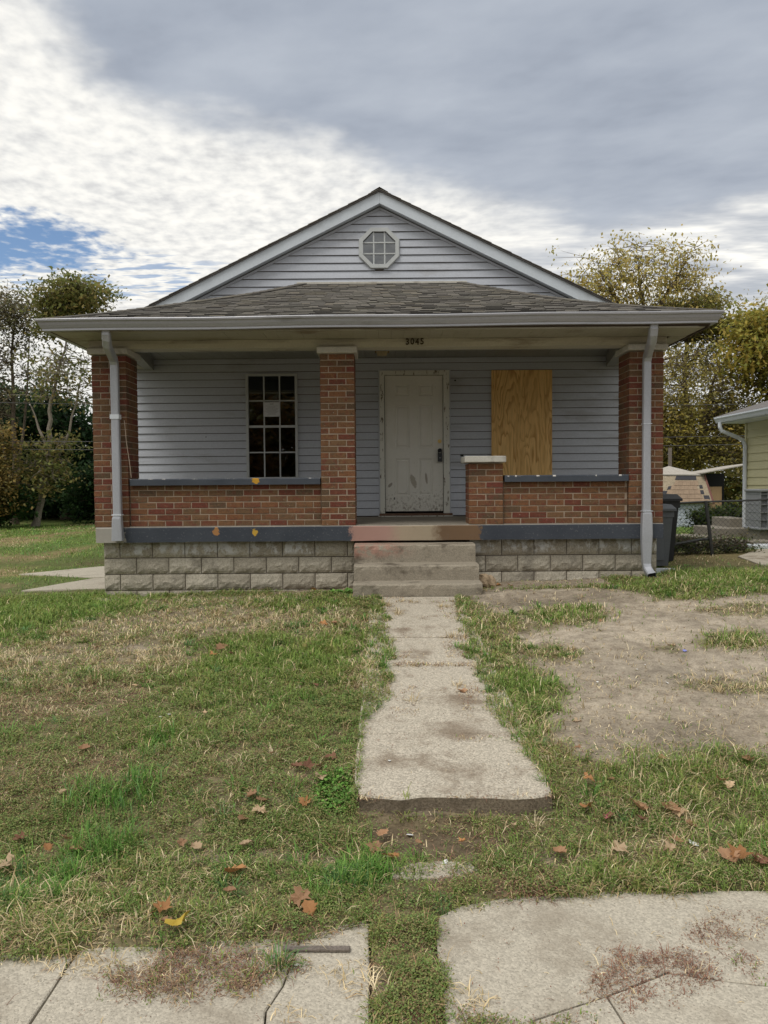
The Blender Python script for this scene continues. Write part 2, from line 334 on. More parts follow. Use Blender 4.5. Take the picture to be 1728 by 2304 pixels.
# ---------------------------------------------------------------- mesh helpers
class MB:
    def __init__(s): s.v = []; s.f = []
    def add(s, vs, fs):
        o = len(s.v); s.v += [tuple(p) for p in vs]; s.f += [tuple(i+o for i in f) for f in fs]; return s
    def box(s, x0, x1, y0, y1, z0, z1):
        return s.hexa([(x0, y0, z0), (x1, y0, z0), (x1, y1, z0), (x0, y1, z0), (x0, y0, z1), (x1, y0, z1), (x1, y1, z1), (x0, y1, z1)])
    def hexa(s, p):
        return s.add(p, [(0, 3, 2, 1), (4, 5, 6, 7), (0, 1, 5, 4), (1, 2, 6, 5), (2, 3, 7, 6), (3, 0, 4, 7)])
    def chbox(s, x0, x1, y0, y1, z0, z1, c=.004):
        # box with its front (-y) edges chamfered
        V = [(x0, y1, z0), (x1, y1, z0), (x1, y1, z1), (x0, y1, z1), (x0, y0+c, z0), (x1, y0+c, z0), (x1, y0+c, z1), (x0, y0+c, z1),
             (x0+c, y0, z0+c), (x1-c, y0, z0+c), (x1-c, y0, z1-c), (x0+c, y0, z1-c)]
        return s.add(V, [(0, 3, 2, 1), (0, 1, 5, 4), (1, 2, 6, 5), (2, 3, 7, 6), (3, 0, 4, 7), (4, 5, 9, 8), (5, 6, 10, 9), (6, 7, 11, 10), (7, 4, 8, 11), (8, 9, 10, 11)])
    def bevbox(s, x0, x1, y0, y1, z0, z1, c=.005):
        # box with every edge chamfered
        bm = bmesh.new(); bmesh.ops.create_cube(bm, size=1)
        for q in bm.verts: q.co = (x0+(q.co.x+.5)*(x1-x0), y0+(q.co.y+.5)*(y1-y0), z0+(q.co.z+.5)*(z1-z0))
        bmesh.ops.bevel(bm, geom=list(bm.edges), offset=c, segments=1, affect='EDGES')
        bm.verts.index_update(); s.add([q.co[:] for q in bm.verts], [[q.index for q in f.verts] for f in bm.faces]); bm.free(); return s
    def tube(s, pts, rad, n=6, caps=True):
        pts = [Vector(p) for p in pts]; N = len(pts); rad = rad if hasattr(rad, '__len__') else [rad]*N
        o = len(s.v); up = None
        for i, p in enumerate(pts):
            t = (pts[min(i+1, N-1)]-pts[max(i-1, 0)]).normalized()
            if up is None: up = Vector((0, 0, 1)) if abs(t.z) < .9 else Vector((1, 0, 0))
            a = t.cross(up).normalized(); up = a.cross(t).normalized()
            for k in range(n):
                th = 2*math.pi*k/n; s.v.append(tuple(p+(a*math.cos(th)+up*math.sin(th))*rad[i]))
        for i in range(N-1):
            for k in range(n):
                k2 = (k+1) % n; s.f.append((o+i*n+k, o+i*n+k2, o+(i+1)*n+k2, o+(i+1)*n+k))
        if caps: s.f.append(tuple(o+k for k in range(n))[::-1]); s.f.append(tuple(o+(N-1)*n+k for k in range(n)))
        return s
    def sweep(s, secs, closed=True, caps=True):
        # loft through a list of equal-length point loops
        o = len(s.v); n = len(secs[0])
        for q in secs: s.v += [tuple(p) for p in q]
        for i in range(len(secs)-1):
            for k in range(n if closed else n-1):
                k2 = (k+1) % n; s.f.append((o+i*n+k, o+(i+1)*n+k, o+(i+1)*n+k2, o+i*n+k2))
        if caps and closed: s.f.append(tuple(o+k for k in range(n))); s.f.append(tuple(o+(len(secs)-1)*n+k for k in range(n))[::-1])
        return s
    def prism(s, poly, z0, z1, ch=.006):
        # flat slab: polygon (counter-clockwise), z0 and z1 numbers or functions of (x, y), chamfered top edge
        n = len(poly); cx = sum(p[0] for p in poly)/n; cy = sum(p[1] for p in poly)/n
        Z0 = z0 if callable(z0) else (lambda a, b: z0); Z1 = z1 if callable(z1) else (lambda a, b: z1)
        ins = []
        for i in range(n):
            a, b, c = Vector(poly[i-1]), Vector(poly[i]), Vector(poly[(i+1) % n])
            e1 = (b-a).normalized(); e2 = (c-b).normalized(); nn = Vector((-e1.y-e2.y, e1.x+e2.x)); nn = nn.normalized() if nn.length > 1e-6 else Vector((-e1.y, e1.x))
            ins.append(b+nn*ch)
        V = [(p[0], p[1], Z0(*p)) for p in poly]+[(p[0], p[1], Z1(*p)-ch) for p in poly]+[(p.x, p.y, Z1(p.x, p.y)) for p in ins]
        Fc = [tuple(range(n))[::-1], tuple(range(2*n, 3*n))]
        for i in range(n):
            j = (i+1) % n; Fc += [(i, j, n+j, n+i), (n+i, n+j, 2*n+j, 2*n+i)]
        return s.add(V, Fc)
    def mesh(s, name, mat=None, smooth=False):
        me = bpy.data.meshes.new(name); me.from_pydata(s.v, [], s.f)
        if mat: me.materials.append(MATS[mat])
        if smooth: me.polygons.foreach_set('use_smooth', [True]*len(me.polygons))
        me.validate(); me.update(); return me
    def obj(s, name, mat=None, parent=None, smooth=False):
        return inst(name, s.mesh(name, mat, smooth), parent)
def inst(name, me, parent=None, loc=None, rot=None, scale=None):
    o = bpy.data.objects.new(name, me); COL.objects.link(o)
    if parent is not None: o.parent = parent
    if loc: o.location = loc
    if rot: o.rotation_euler = rot
    if scale: o.scale = scale
    return o
def tag(o, label, cat=None, group=None, kind=None):
    o['label'] = label
    if cat: o['category'] = cat
    if group: o['group'] = group
    if kind: o['kind'] = kind
    return o
def thing(name, label, cat, loc=(0, 0, 0), group=None):
    o = bpy.data.objects.new(name, None); COL.objects.link(o); o.location = loc; o.empty_display_size = .2
    return tag(o, label, cat, group)
def npmesh(name, V, Fq, tint, mat, parent=None, tri=None):
    # V (n,3); Fq (m,4) quads; tri (k,3) triangles; tint (n,3)
    me = bpy.data.meshes.new(name); V = np.ascontiguousarray(V, dtype=np.float32)
    nq = 0 if Fq is None else len(Fq); ntr = 0 if tri is None else len(tri)
    loops = np.concatenate(([] if not nq else [np.asarray(Fq).ravel()])+([] if not ntr else [np.asarray(tri).ravel()])).astype(np.int32)
    starts = np.concatenate((np.arange(nq)*4, nq*4+np.arange(ntr)*3)).astype(np.int32)
    me.vertices.add(len(V)); me.vertices.foreach_set('co', V.ravel())
    me.loops.add(len(loops)); me.loops.foreach_set('vertex_index', loops)
    me.polygons.add(nq+ntr); me.polygons.foreach_set('loop_start', starts)
    at = me.attributes.new('tint', 'FLOAT_COLOR', 'POINT')
    c4 = np.ones((len(V), 4), np.float32); c4[:, :3] = tint; at.data.foreach_set('color', c4.ravel())
    me.materials.append(MATS[mat]); me.update(calc_edges=True)
    return inst(name, me, parent)
def vnoise(xx, yy, seed=0):
    # smooth value noise, 0..1
    xi = np.floor(xx).astype(np.int64); yi = np.floor(yy).astype(np.int64); fx = xx-xi; fy = yy-yi
    fx = fx*fx*(3-2*fx); fy = fy*fy*(3-2*fy)
    def h(a, b):
        n = (a*374761393+b*668265263+seed*982451653) & 0xffffffff
        n = ((n ^ (n >> 13))*1274126177) & 0xffffffff
        return ((n ^ (n >> 16)) & 0xffff)/65535.
    return (h(xi, yi)*(1-fx)+h(xi+1, yi)*fx)*(1-fy)+(h(xi, yi+1)*(1-fx)+h(xi+1, yi+1)*fx)*fy
def fbm(xx, yy, seed=0, o=3):
    r = 0; a = .5; t = 0
    for i in range(o): r = r+a*vnoise(xx*2**i, yy*2**i, seed+i); t += a; a *= .5
    return r/t

# ---------------------------------------------------------------- ground profile
KY = [0, 3.15, 3.7, 4.1, 8.5, 9.6, 14, 25, 60, 400]; KZ = [-.37, -.37, -.315, -.225, .08, .07, .03, .0, .3, .6]
SBX = [-8, -1.41, -.85, -.33, -.07, .19, .5, .9, 1.61, 8]; SBY = [2.70, 2.74, 2.79, 2.84, 2.96, 3.02, 3.11, 3.15, 3.18, 3.2]
def gbase(xx, yy):
    return np.interp(yy, KY, KZ)+np.interp(yy, [4, 8.5, 15, 24], [0, .03, .03, 0])*np.clip(xx, -6, 6)
def sback(xx): return np.interp(xx, SBX, SBY)+.05*(fbm(xx*5, xx*0+3.3, 5)-.5)
def walkz(yy): return -.205+.0640*(yy-3.9)
WX0, WX1, WY0, WY1 = -.16, .855, 3.79, 8.56
def gz(xx, yy):
    xx = np.asarray(xx, float); yy = np.asarray(yy, float)
    zz = gbase(xx, yy)+(fbm(xx*2.2, yy*2.2, 3)-.5)*.05*np.interp(yy, [3, 4.5, 9, 30], [.4, 1, .8, 1.5])+(fbm(xx*14, yy*14, 9)-.5)*.014
    sb = sback(xx)
    cov = np.clip((yy-sb)/.05, 0, 1)
    zz = np.where(yy < 3.5, np.maximum(zz, -.362+.02*(fbm(xx*9, yy*9, 2)))*cov+(-.43)*(1-cov), zz)
    gap = (xx > -.065) & (xx < .185) & (yy < 3.1); zz = np.where(gap, np.maximum(zz, -.385+.012*fbm(xx*20, yy*20, 4)), zz)
    inw = (xx > WX0+.06) & (xx < WX1-.06) & (yy > WY0+.05) & (yy < WY1+.4); zz = np.where(inw, np.minimum(zz, walkz(yy)-.06), zz)
    near = (yy > WY0-.02) & (yy < WY1) & ((xx > WX0-.5) & (xx < WX1+.5)); zz = np.where(near, np.minimum(zz, walkz(yy)-.012), zz)
    return zz
def gz1(a, b): return float(gz(np.array([a]), np.array([b]))[0])

# ================================================================ THE HOUSE
H = thing('house', 'grey-sided bungalow with brick porch, boarded window and octagonal gable window', 'house', (0, 9.45, 0))
HM = Matrix.Translation((0, -9.45, 0))     # children are modelled in world metres
def part(mb, name, mat, parent=None, smooth=False):
    o = mb.obj(name, mat, H if parent is None else parent, smooth)
    if parent is None: o.location = (0, -9.45, 0)
    return o
def pinst(name, me, parent, loc, rot=None, scale=None):
    return inst(name, me, parent, loc, rot, scale)
rng = random.Random(7)

# ---- foundation of rock-faced blocks
BW, BH = .4064, .2032
def block_mesh(w, h, seed):
    r = random.Random(seed); nx = max(3, int(w/.035)); nz = 6; mb = MB(); m_ = .010
    rows = [[(r.uniform(0, 1)) for i in range(nx+1)] for j in range(nz+1)]
    V = []; Fc = []
    for j in range(nz+1):
        for i in range(nx+1):
            fx = i/nx; fz = j/nz; ed = min(i, nx-i, j, nz-j)
            # flat drafted top, chiselled scallops below
            sc = .5+.5*math.sin(i*1.35+seed+(.8 if j > 2 else 0))
            d = 0 if ed == 0 else -.013-.024*(rows[j][i]*.45+sc*.55)*(1.0 if fz < .62 else .25)
            if ed == 1: d *= .7
            xx = -w/2+w*fx+(0 if ed == 0 else r.uniform(-.006, .006)); zz = h*fz+(0 if ed == 0 else r.uniform(-.007, .007))
            V.append((xx, d, zz))
    for j in range(nz):
        for i in range(nx): a = j*(nx+1)+i; Fc.append((a, a+1, a+nx+2, a+nx+1))
    mb.add(V, Fc); o = len(mb.v)
    mb.add([(-w/2, 0, 0), (w/2, 0, 0), (w/2, 0, h), (-w/2, 0, h), (-w/2, .15, 0), (w/2, .15, 0), (w/2, .15, h), (-w/2, .15, h)], [(0, 4, 5, 1), (1, 5, 6, 2), (2, 6, 7, 3), (3, 7, 4, 0)])
    return mb.mesh('block', 'block')
FD = part(MB().box(-3.50, -.36, 9.612, 9.80, -.35, .658).box(1.05, 3.40, 9.612, 9.80, -.35, .658).box(-.37, 1.06, 9.612, 9.8, -.3, .655)
          .box(-3.50, -3.30, 9.8, 20, -.35, .80).box(3.2, 3.40, 9.8, 20, -.35, .80), 'foundation', 'blockmortar')
bmesh_full = [block_mesh(BW-.010, BH-.010, s) for s in range(7)]; bcache = {}
def lay_blocks(x0, x1, ztop, n, off0):
    for k in range(n):
        zb = ztop-BH*(k+1)+.005; xx = x0-(BW/2 if (k+off0) % 2 == 0 else 0)
        while xx < x1-.02:
            a, b = max(xx, x0), min(xx+BW, x1); w = b-a-.010
            if w > .03:
                full = abs(w-(BW-.010)) < .002
                if full: me = rng.choice(bmesh_full)
                else:
                    kk = round(w, 2)
                    if kk not in bcache: bcache[kk] = block_mesh(w, BH-.010, 20+len(bcache))
                    me = bcache[kk]
                pinst('block', me, FD, ((a+b)/2, 9.60+rng.uniform(-.003, .003), zb))
            xx += BW
lay_blocks(-3.51, -.37, .658, 5, 0); lay_blocks(1.06, 3.41, .658, 4, 1)

# ---- porch slab
sl_ = MB(); nseg = 40; lo = []; hi = []
secs = []
for i in range(nseg+1):
    xx = -3.546+6.98*i/nseg; w = rng.uniform(-.003, .003)
    secs.append([(xx, 9.45+w, .662+rng.uniform(-.003, .003)), (xx, 9.445+w, .835), (xx, 9.455+w, .848), (xx, 11.8, .852), (xx, 11.8, .662)])
sl_.sweep(secs)
part(sl_, 'porch_slab', 'slab_paint')
part(MB().box(-3.4, 3.33, 9.50, 11.83, .70, .856), 'porch_floor', 'porch_concrete')

# ---- brickwork
CH, BLn, BHt, BDp = .0752, .2159, .0648, .098
def brick_mesh(seed, w=None):
    r = random.Random(seed); w = w or BLn-.011; mb = MB().chbox(-w/2, w/2, 0, BDp, 0, BHt, .004)
    mb.v = [(a+r.uniform(-.0015, .0015), b+(r.uniform(-.002, .002) if b < .01 else 0), c+r.uniform(-.0012, .0012)) for a, b, c in mb.v]
    return mb.mesh('brick', 'brick')
BRK = [brick_mesh(s) for s in range(6)]
def add_brick(parent, xc, yf, z0):
    pinst('brick', rng.choice(BRK), parent, (xc, yf+rng.uniform(-.0025, .0025), z0), (0, 0, rng.uniform(-.006, .006)))
def column(name, x0, z0, n, depth=.43, yf=9.48, label=None):
    x1 = x0+.4212
    P = part(MB().box(x0+.005, x1-.005, yf+.005, yf+depth-.005, z0-.004, z0+n*CH-.004), name, 'mortar')
    st = MB()
    for k in range(n):
        zb = z0+k*CH; j = rng.uniform(-.0015, .0015)
        if k % 2 == 0:
            add_brick(P, x0+.1025, yf, zb); add_brick(P, x1-.1025, yf, zb)
            for s_ in (0, 1):   # side faces: stretchers behind the front course
                for (a, b) in ((yf+BDp+.011, yf+BDp+.011+.205), (yf+.325, yf+depth)):
                    st.chbox(x0+j if s_ == 0 else x1-.098, x0+.098 if s_ == 0 else x1+j, a, b, zb, zb+BHt, .002)
        else:
            add_brick(P, (x0+x1)/2, yf, zb)
            for s_ in (0, 1):   # headers are the ends of side stretchers
                st.chbox(x0+j if s_ == 0 else x1-.0975, x0+.0975 if s_ == 0 else x1+j, yf+j, yf+.2, zb, zb+BHt, .004)
                st.chbox(x0+j if s_ == 0 else x1-.0975, x0+.0975 if s_ == 0 else x1+j, yf+.212, yf+depth, zb, zb+BHt, .003)
    so_ = st.obj('brickwork', 'brick', P); so_['kind'] = 'stuff'
    return P
colL = column('porch_column', -3.568, .853, 28); colC = column('porch_column', -.772, .853, 28); colR = column('porch_column', 3.018, .853, 28)
ped = column('pedestal', 1.048, .853, 10, .40)
for P, x0, z0, y0 in ((colL, -3.60, 2.965, 9.42), (colC, -.805, 2.958, 9.42), (colR, 2.985, 2.965, 9.42)):
    MB().bevbox(x0, x0+.49, y0, 9.95, z0, 3.035, .006).obj('column_cap', 'capstone', P)
MB().bevbox(.992, 1.497, 9.40, 9.92, 1.612, 1.690, .008).obj('column_cap', 'capstone', ped)
def parapet(x0, x1, n, yf=9.525):
    P = part(MB().box(x0, x1, yf+.005, yf+.20, .849, .853+n*CH), 'parapet_wall', 'mortar')
    st = MB()
    for k in range(n):
        zb = .853+k*CH; xx = x0+.004-(BLn/2 if k % 2 else 0)+rng.uniform(-.03, .03)*0
        while xx < x1-.01:
            a, b = max(xx, x0+.004), min(xx+BLn-.011, x1-.004)
            if b-a > .195: add_brick(P, (a+b)/2, yf, zb)
            elif b-a > .02: st.chbox(a, b, yf, yf+BDp, zb, zb+BHt, .004)
            xx += BLn
    st.obj('brickwork', 'brick', P)['kind'] = 'stuff'
    return P
pl = parapet(-3.14, -.778, 7); pr = parapet(1.478, 3.012, 7)
def coping(P, x0, x1, z1):
    secs = []; n = 26
    for i in range(n+1):
        xx = x0+(x1-x0)*i/n; w = rng.uniform(-.004, .004)
        secs.append([(xx, 9.455+w, z1-.080), (xx, 9.452+w, z1-.012+w*.5), (xx, 9.462+w, z1), (xx, 9.76, z1+.002), (xx, 9.76, z1-.080)])
    MB().sweep(secs).obj('coping', 'coping_paint', P)
coping(pl, -3.118, -.782, 1.441); coping(pr, 1.489, 3.006, 1.452)

# ---- porch beam, ceiling, soffit
def beamdef():
    secs = []; n = 60
    for i in range(n+1):
        xx = -3.60+7.08*i/n; wv = .004*math.sin(i*.9)+.006*math.sin(i*.37+1)*(1 if 20 < i < 36 else .3)
        secs.append([(xx, 9.492, 3.036+wv*.5), (xx, 9.488+wv, 3.09), (xx, 9.492-wv*.4, 3.135), (xx, 9.72, 3.135), (xx, 9.72, 3.036)])
    return MB().sweep(secs)
part(beamdef(), 'porch_beam', 'beam', smooth=False)
part(MB().box(-3.6, 3.48, 9.73, 9.86, 3.05, 3.30), 'porch_beam', 'ceiling')
for s_, xa, xb in ((-1, -3.13, -3.50), (1, 3.00, 3.41)):
    q = [(xa, 9.88, 3.05), (xa+s_*.18, 9.88, 3.05), (xb+s_*.12, 11.83, 3.12), (xb, 11.83, 3.12)]
    mb = MB(); mb.hexa(q+[(p[0], p[1], 3.30) for p in q]); part(mb, 'side_beam', 'ceiling')
ceil = part(MB().box(-3.62, 3.5, 9.5, 11.9, 3.302, 3.33), 'porch_ceiling', 'fascia')
cme = MB().chbox(-.0735, .0735, 0, 1.96, 0, .016, .002).mesh('ceiling_board', 'ceiling')
for i in range(47): pinst('ceiling_board', cme, ceil, (-3.50+i*.1505, 9.862, 3.284+rng.uniform(-.002, .002)))
sof = part(MB().box(-3.82, 3.76, 8.93, 9.488, 3.150, 3.165).box(-3.82, -3.6, 9.49, 12, 3.150, 3.165).box(3.48, 3.76, 9.49, 12, 3.150, 3.165), 'eave_soffit', 'fascia')
sme = MB().chbox(-.074, .074, 0, .545, 0, .010, .002).mesh('soffit_board', 'soffit')
for i in range(50): pinst('soffit_board', sme, sof, (-3.735+i*.1505, 8.935, 3.135+rng.uniform(-.001, .001)))
sm2 = MB().chbox(-.10, .10, 0, .38, 0, .010, .002).mesh('soffit_board', 'soffit')
for i in range(6):
    for xs in (-3.71, 3.62): pinst('soffit_board', sm2, sof, (xs, 9.495+i*.383, 3.133), None, (1.0, 1, 1))
part(MB().box(-3.70, 3.64, 8.915, 8.934, 3.128, 3.146), 'soffit_trim', 'soffit')

# ---- eave: fascia, gutter, downspouts
TILT = .0050
def tz(xx): return TILT*xx
FX0, FX1, FY = -3.82, 3.76, 8.90
part(MB().hexa([(FX0, FY, 3.146+tz(FX0)*.5), (FX1, FY, 3.146+tz(FX1)*.5), (FX1, FY+.02, 3.146+tz(FX1)*.5), (FX0, FY+.02, 3.146+tz(FX0)*.5), (FX0, FY, 3.285+tz(FX0)), (FX1, FY, 3.285+tz(FX1)), (FX1, FY+.02, 3.285+tz(FX1)), (FX0, FY+.02, 3.285+tz(FX0))])
     .box(FX0-.003, FX0+.015, FY+.021, 13, 3.13, 3.26).box(FX1-.015, FX1+.003, FY+.021, 13, 3.13, 3.28), 'fascia', 'fascia')
prof = [(0.004, 0), (.062, 0), (.062, .022), (.070, .030), (.088, .062), (.096, .088), (.112, .100), (.116, .118), (.112, .128), (.104, .128), (.104, .122), (.10, .105), (.055, .012), (.010, .012), (.010, .115), (.004, .115)]
def gut(o_, zz, where):
    if where == 0: return (FX0-o_, 12.6, 3.150+zz+tz(FX0))
    if where == 1: return (FX0-o_, FY-o_, 3.150+zz+tz(FX0))
    if where == 2: return (FX1+o_, FY-o_, 3.150+zz+tz(FX1))
    return (FX1+o_, 12.6, 3.150+zz+tz(FX1))
gm = MB(); secs = []
for w in (0, 1): secs.append([gut(o_, zz, w) for o_, zz in prof])
for i in range(1, 24):
    t = i/24; secs.append([tuple(Vector(gut(o_, zz, 1)).lerp(Vector(gut(o_, zz, 2)), t)+Vector((0, 0, .004*math.sin(i*.8)))) for o_, zz in prof])
for w in (2, 3): secs.append([gut(o_, zz, w) for o_, zz in prof])
gm.sweep([list(reversed(q)) for q in secs]); part(gm, 'gutter', 'gutter')
def spout(path, name='downspout', sizes=None, kick=False):
    secs = []; N = len(path)
    for i, p in enumerate(path):
        p = Vector(p); w, d = (sizes[i] if sizes else (.05, .037)); w *= .88
        t = (Vector(path[min(i+1, N-1)])-Vector(path[max(i-1, 0)])).normalized()
        fr = Vector((0, -1, 0)); fr = (fr-t*fr.dot(t)).normalized(); sd_ = t.cross(fr).normalized()
        c = .012
        secs.append([p+sd_*a+fr*b for a, b in ((-w+c, -d), (w-c, -d), (w, -d+c), (w, d-c), (w-c, d), (-w+c, d), (-w, d-c), (-w, -d+c))])
    return MB().sweep([list(reversed(q)) for q in secs], caps=not kick)
LP = [(-3.18, 8.92, 3.185), (-3.18, 8.925, 3.10), (-3.185, 8.95, 3.05), (-3.205, 9.02, 2.99), (-3.24, 9.25, 2.92), (-3.25, 9.345, 2.885), (-3.252, 9.383, 2.82), (-3.252, 9.385, 2.2), (-3.250, 9.387, 1.0), (-3.255, 9.386, .96), (-3.255, 9.385, .69)]
sp = part(spout(LP, sizes=[(.052, .04)]*8+[(.054, .042), (.062, .048), (.074, .05)]), 'downspout', 'spout')
MB().box(-3.306, -3.198, 9.338, 9.43, 2.17, 2.225).obj('strap', 'white_metal', sp); MB().box(-3.310, -3.194, 9.336, 9.43, 1.0, 1.012).obj('strap', 'white_metal', sp)
RP = [(3.118, 8.92, 3.20), (3.118, 8.925, 3.12), (3.12, 8.95, 3.06), (3.135, 9.03, 2.99), (3.18, 9.26, 2.915), (3.195, 9.345, 2.88), (3.198, 9.383, 2.81), (3.20, 9.385, 1.6), (3.203, 9.386, 1.0), (3.205, 9.386, .97), (3.205, 9.384, .72), (3.203, 9.384, .60), (3.205, 9.385, .36), (3.21, 9.365, .30), (3.22, 9.31, .255), (3.225, 9.24, .225)]
sp = part(spout(RP, sizes=[(.052, .04)]*8+[(.054, .042), (.066, .048), (.074, .05), (.070, .046), (.056, .042), (.054, .042), (.056, .040), (.058, .038)], kick=True), 'downspout', 'spout')
MB().box(3.148, 3.254, 9.340, 9.43, 2.06, 2.066).box(3.142, 3.268, 9.334, 9.43, 1.0, 1.006).obj('strap', 'white_metal', sp)
MB().box(3.172, 3.272, 9.262, 9.27, .205, .262).obj('outlet', 'dark', sp)
part(MB().tube([(-3.165, 9.44, 2.16), (-3.15, 9.455, 1.9), (-3.115, 9.46, 1.62), (-3.10, 9.46, 1.46)], .004, 5), 'cable', 'cable')

# ---- porch roof: hip with a slight bell-cast, individual shingles
EX0, EX1, EY, RUN, RIDGE = -3.875, 3.815, 8.845, 3.0, 1.13
TX0, TX1 = -1.24, 1.231
def rz(t, xx): return 3.283+tz(xx)*(1-t)+RIDGE*t-.23*t*(1-t)+.012*math.sin(xx*1.7)*t*(1-t)*4
def redge(t): return EX0+(TX0-EX0)*t, EX1+(TX1-EX1)*t
mb = MB(); NT = 12
for i in range(NT):
    a, b = i/NT, (i+1)/NT; (l0, r0), (l1, r1) = redge(a), redge(b); ya, yb = EY+RUN*a, EY+RUN*b; za, zb = rz(a, 0)-.012, rz(b, 0)-.012
    mb.add([(l0, ya, za+tz(l0)*(1-a)), (r0, ya, za+tz(r0)*(1-a)), (r1, yb, zb+tz(r1)*(1-b)), (l1, yb, zb+tz(l1)*(1-b))], [(0, 1, 2, 3)])
    mb.add([(l0, ya, za+tz(l0)*(1-a)), (l1, yb, zb+tz(l1)*(1-b)), (l1, 13.6, zb+tz(l1)*(1-b)), (l0, 13.6, za+tz(l0)*(1-a))], [(0, 1, 2, 3)])
    mb.add([(r0, ya, za+tz(r0)*(1-a)), (r1, yb, zb+tz(r1)*(1-b)), (r1, 13.6, zb+tz(r1)*(1-b)), (r0, 13.6, za+tz(r0)*(1-a))], [(0, 3, 2, 1)])
ROOF = part(mb, 'porch_roof', 'shingle')
rows = 25; rest = MB(); cand = []
smesh = {}
def edge_mat(me):      # dark asphalt butt edges, painted near-black to draw shadow lines between rows
    me.materials.append(MATS['shingle_shadow_edge']); me.polygons.foreach_set('material_index', [1 if i % 6 == 2 else 0 for i in range(len(me.polygons))]); return me
def shingle_mesh(w, th):
    k = (w, th)
    if k not in smesh:
        L = RUN/rows*1.09*1.25
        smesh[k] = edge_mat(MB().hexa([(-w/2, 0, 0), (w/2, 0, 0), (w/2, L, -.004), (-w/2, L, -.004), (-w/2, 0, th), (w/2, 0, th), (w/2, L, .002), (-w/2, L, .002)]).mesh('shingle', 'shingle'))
    return smesh[k]
r2 = random.Random(3)
for k in range(rows):
    t0 = k/rows; t1 = min(1, t0+1.25/rows); l, r = redge(t0); l1, r1 = redge(t1); xx = l-r2.uniform(0, .2)
    ang = math.atan2(rz(t1, 0)-rz(t0, 0), RUN*(t1-t0)); y0 = EY+RUN*t0-.012
    while xx < r:
        w = r2.choice((.12, .16, .20, .26)); th = r2.choice((.006, .010, .014)); a, b = xx, xx+w-.006; xc = (a+b)/2
        if a > l1+.02 and b < r1-.02: cand.append((k, xc, w-.006, th, y0, rz(t0, xc)-.004, ang))
        else:
            a2, b2 = max(a, l-.02), min(b, r+.02); a3, b3 = min(max(a, l1), b2), max(min(b, r1), a2)
            if b2-a2 > .01:
                if b3 < a3: b3 = a3
                z0 = rz(t0, (a2+b2)/2)-.004; z1 = rz(t1, (a2+b2)/2)-.006; y1 = EY+RUN*t1
                rest.hexa([(a2, y0, z0), (b2, y0, z0), (b3, y1, z1), (a3, y1, z1), (a2, y0, z0+th), (b2, y0, z0+th), (b3, y1, z1+.004), (a3, y1, z1+.004)])
        xx += w
cand.sort(key=lambda c: c[0])
for i, (k, xc, w, th, y0, z0, ang) in enumerate(cand):
    if i < 295: pinst('shingle', shingle_mesh(w, th), ROOF, (xc, y0, z0), (ang, 0, r2.uniform(-.004, .004)))
    else:
        L = RUN/rows*1.25/math.cos(ang); c_, s_ = math.cos(ang), math.sin(ang)
        pt = lambda a, q, h: (a, y0+q*c_-h*s_, z0+q*s_+h*c_)
        rest.hexa([pt(xc-w/2, 0, 0), pt(xc+w/2, 0, 0), pt(xc+w/2, L, -.004), pt(xc-w/2, L, -.004), pt(xc-w/2, 0, th), pt(xc+w/2, 0, th), pt(xc+w/2, L, .002), pt(xc-w/2, L, .002)])
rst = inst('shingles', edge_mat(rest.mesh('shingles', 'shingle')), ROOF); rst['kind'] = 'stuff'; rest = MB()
for s_ in (0, 1):    # hip caps
    for k in range(30):
        t0, t1 = k/30, min(1, (k+1.25)/30); p0 = Vector((redge(t0)[s_], EY+RUN*t0, rz(t0, redge(t0)[s_])+.006)); p1 = Vector((redge(t1)[s_], EY+RUN*t1, rz(t1, redge(t1)[s_])+.002))
        ox = Vector((.10, -.06, -.018)) if s_ == 0 else Vector((-.10, -.06, -.018)); oy = Vector((-.09, .10, -.02)) if s_ == 0 else Vector((.09, .10, -.02)); up = Vector((0, 0, .010))
        q = [p0+ox, p0+up*.3, p0+oy, p1+oy, p1, p1+ox]
        rest.add([*[v for v in q], *[v+up for v in q]], [(0, 1, 4, 5), (1, 2, 3, 4), (6, 11, 10, 7), (7, 10, 9, 8), (0, 6, 7, 1), (1, 7, 8, 2), (5, 4, 10, 11), (0, 5, 11, 6)])
rest.obj('hip_caps', 'shingle', ROOF)['kind'] = 'stuff'
part(MB().box(TX0-.06, TX1+.06, 11.815, 11.843, 4.405, 4.432), 'roof_flashing', 'trim')

# ---- front wall and its siding
YW = 11.85; WXL, WXR = -4.0, 3.90; SP = .1168
prof_s = [(.007, -.019), (.012, -.021), (.060, -.0135), (SP, -.003)]
def board(xl0, xl1, xr0, xr1, za, zb, zc0):
    # lap between za and zb of the course starting at zc0, ends may slope
    za = max(za, zc0+.007); pts = [(zc0+a, b) for a, b in prof_s]; zs = [za]+[p[0] for p in pts if za < p[0] < zb]+[zb]
    yy = np.interp(zs, [p[0] for p in pts], [p[1] for p in pts])
    mb = MB(); n = len(zs); V = []
    for zz, dy in zip(zs, yy):
        t = (zz-zc0)/SP; V += [(xl0+(xl1-xl0)*t, YW+dy, zz), (xr0+(xr1-xr0)*t, YW+dy, zz)]
    V += [(xl0, YW-.008, za+.004), (xr0, YW-.008, za+.004)]
    Fc = [(2*i, 2*i+1, 2*i+3, 2*i+2) for i in range(n-1)]+[(2*n, 2*n+1, 1, 0)]
    return mb.add(V, Fc)
ops = [(-2.10, -1.31, 1.44, 3.052), (-.055, 1.012, .84, 3.085)]
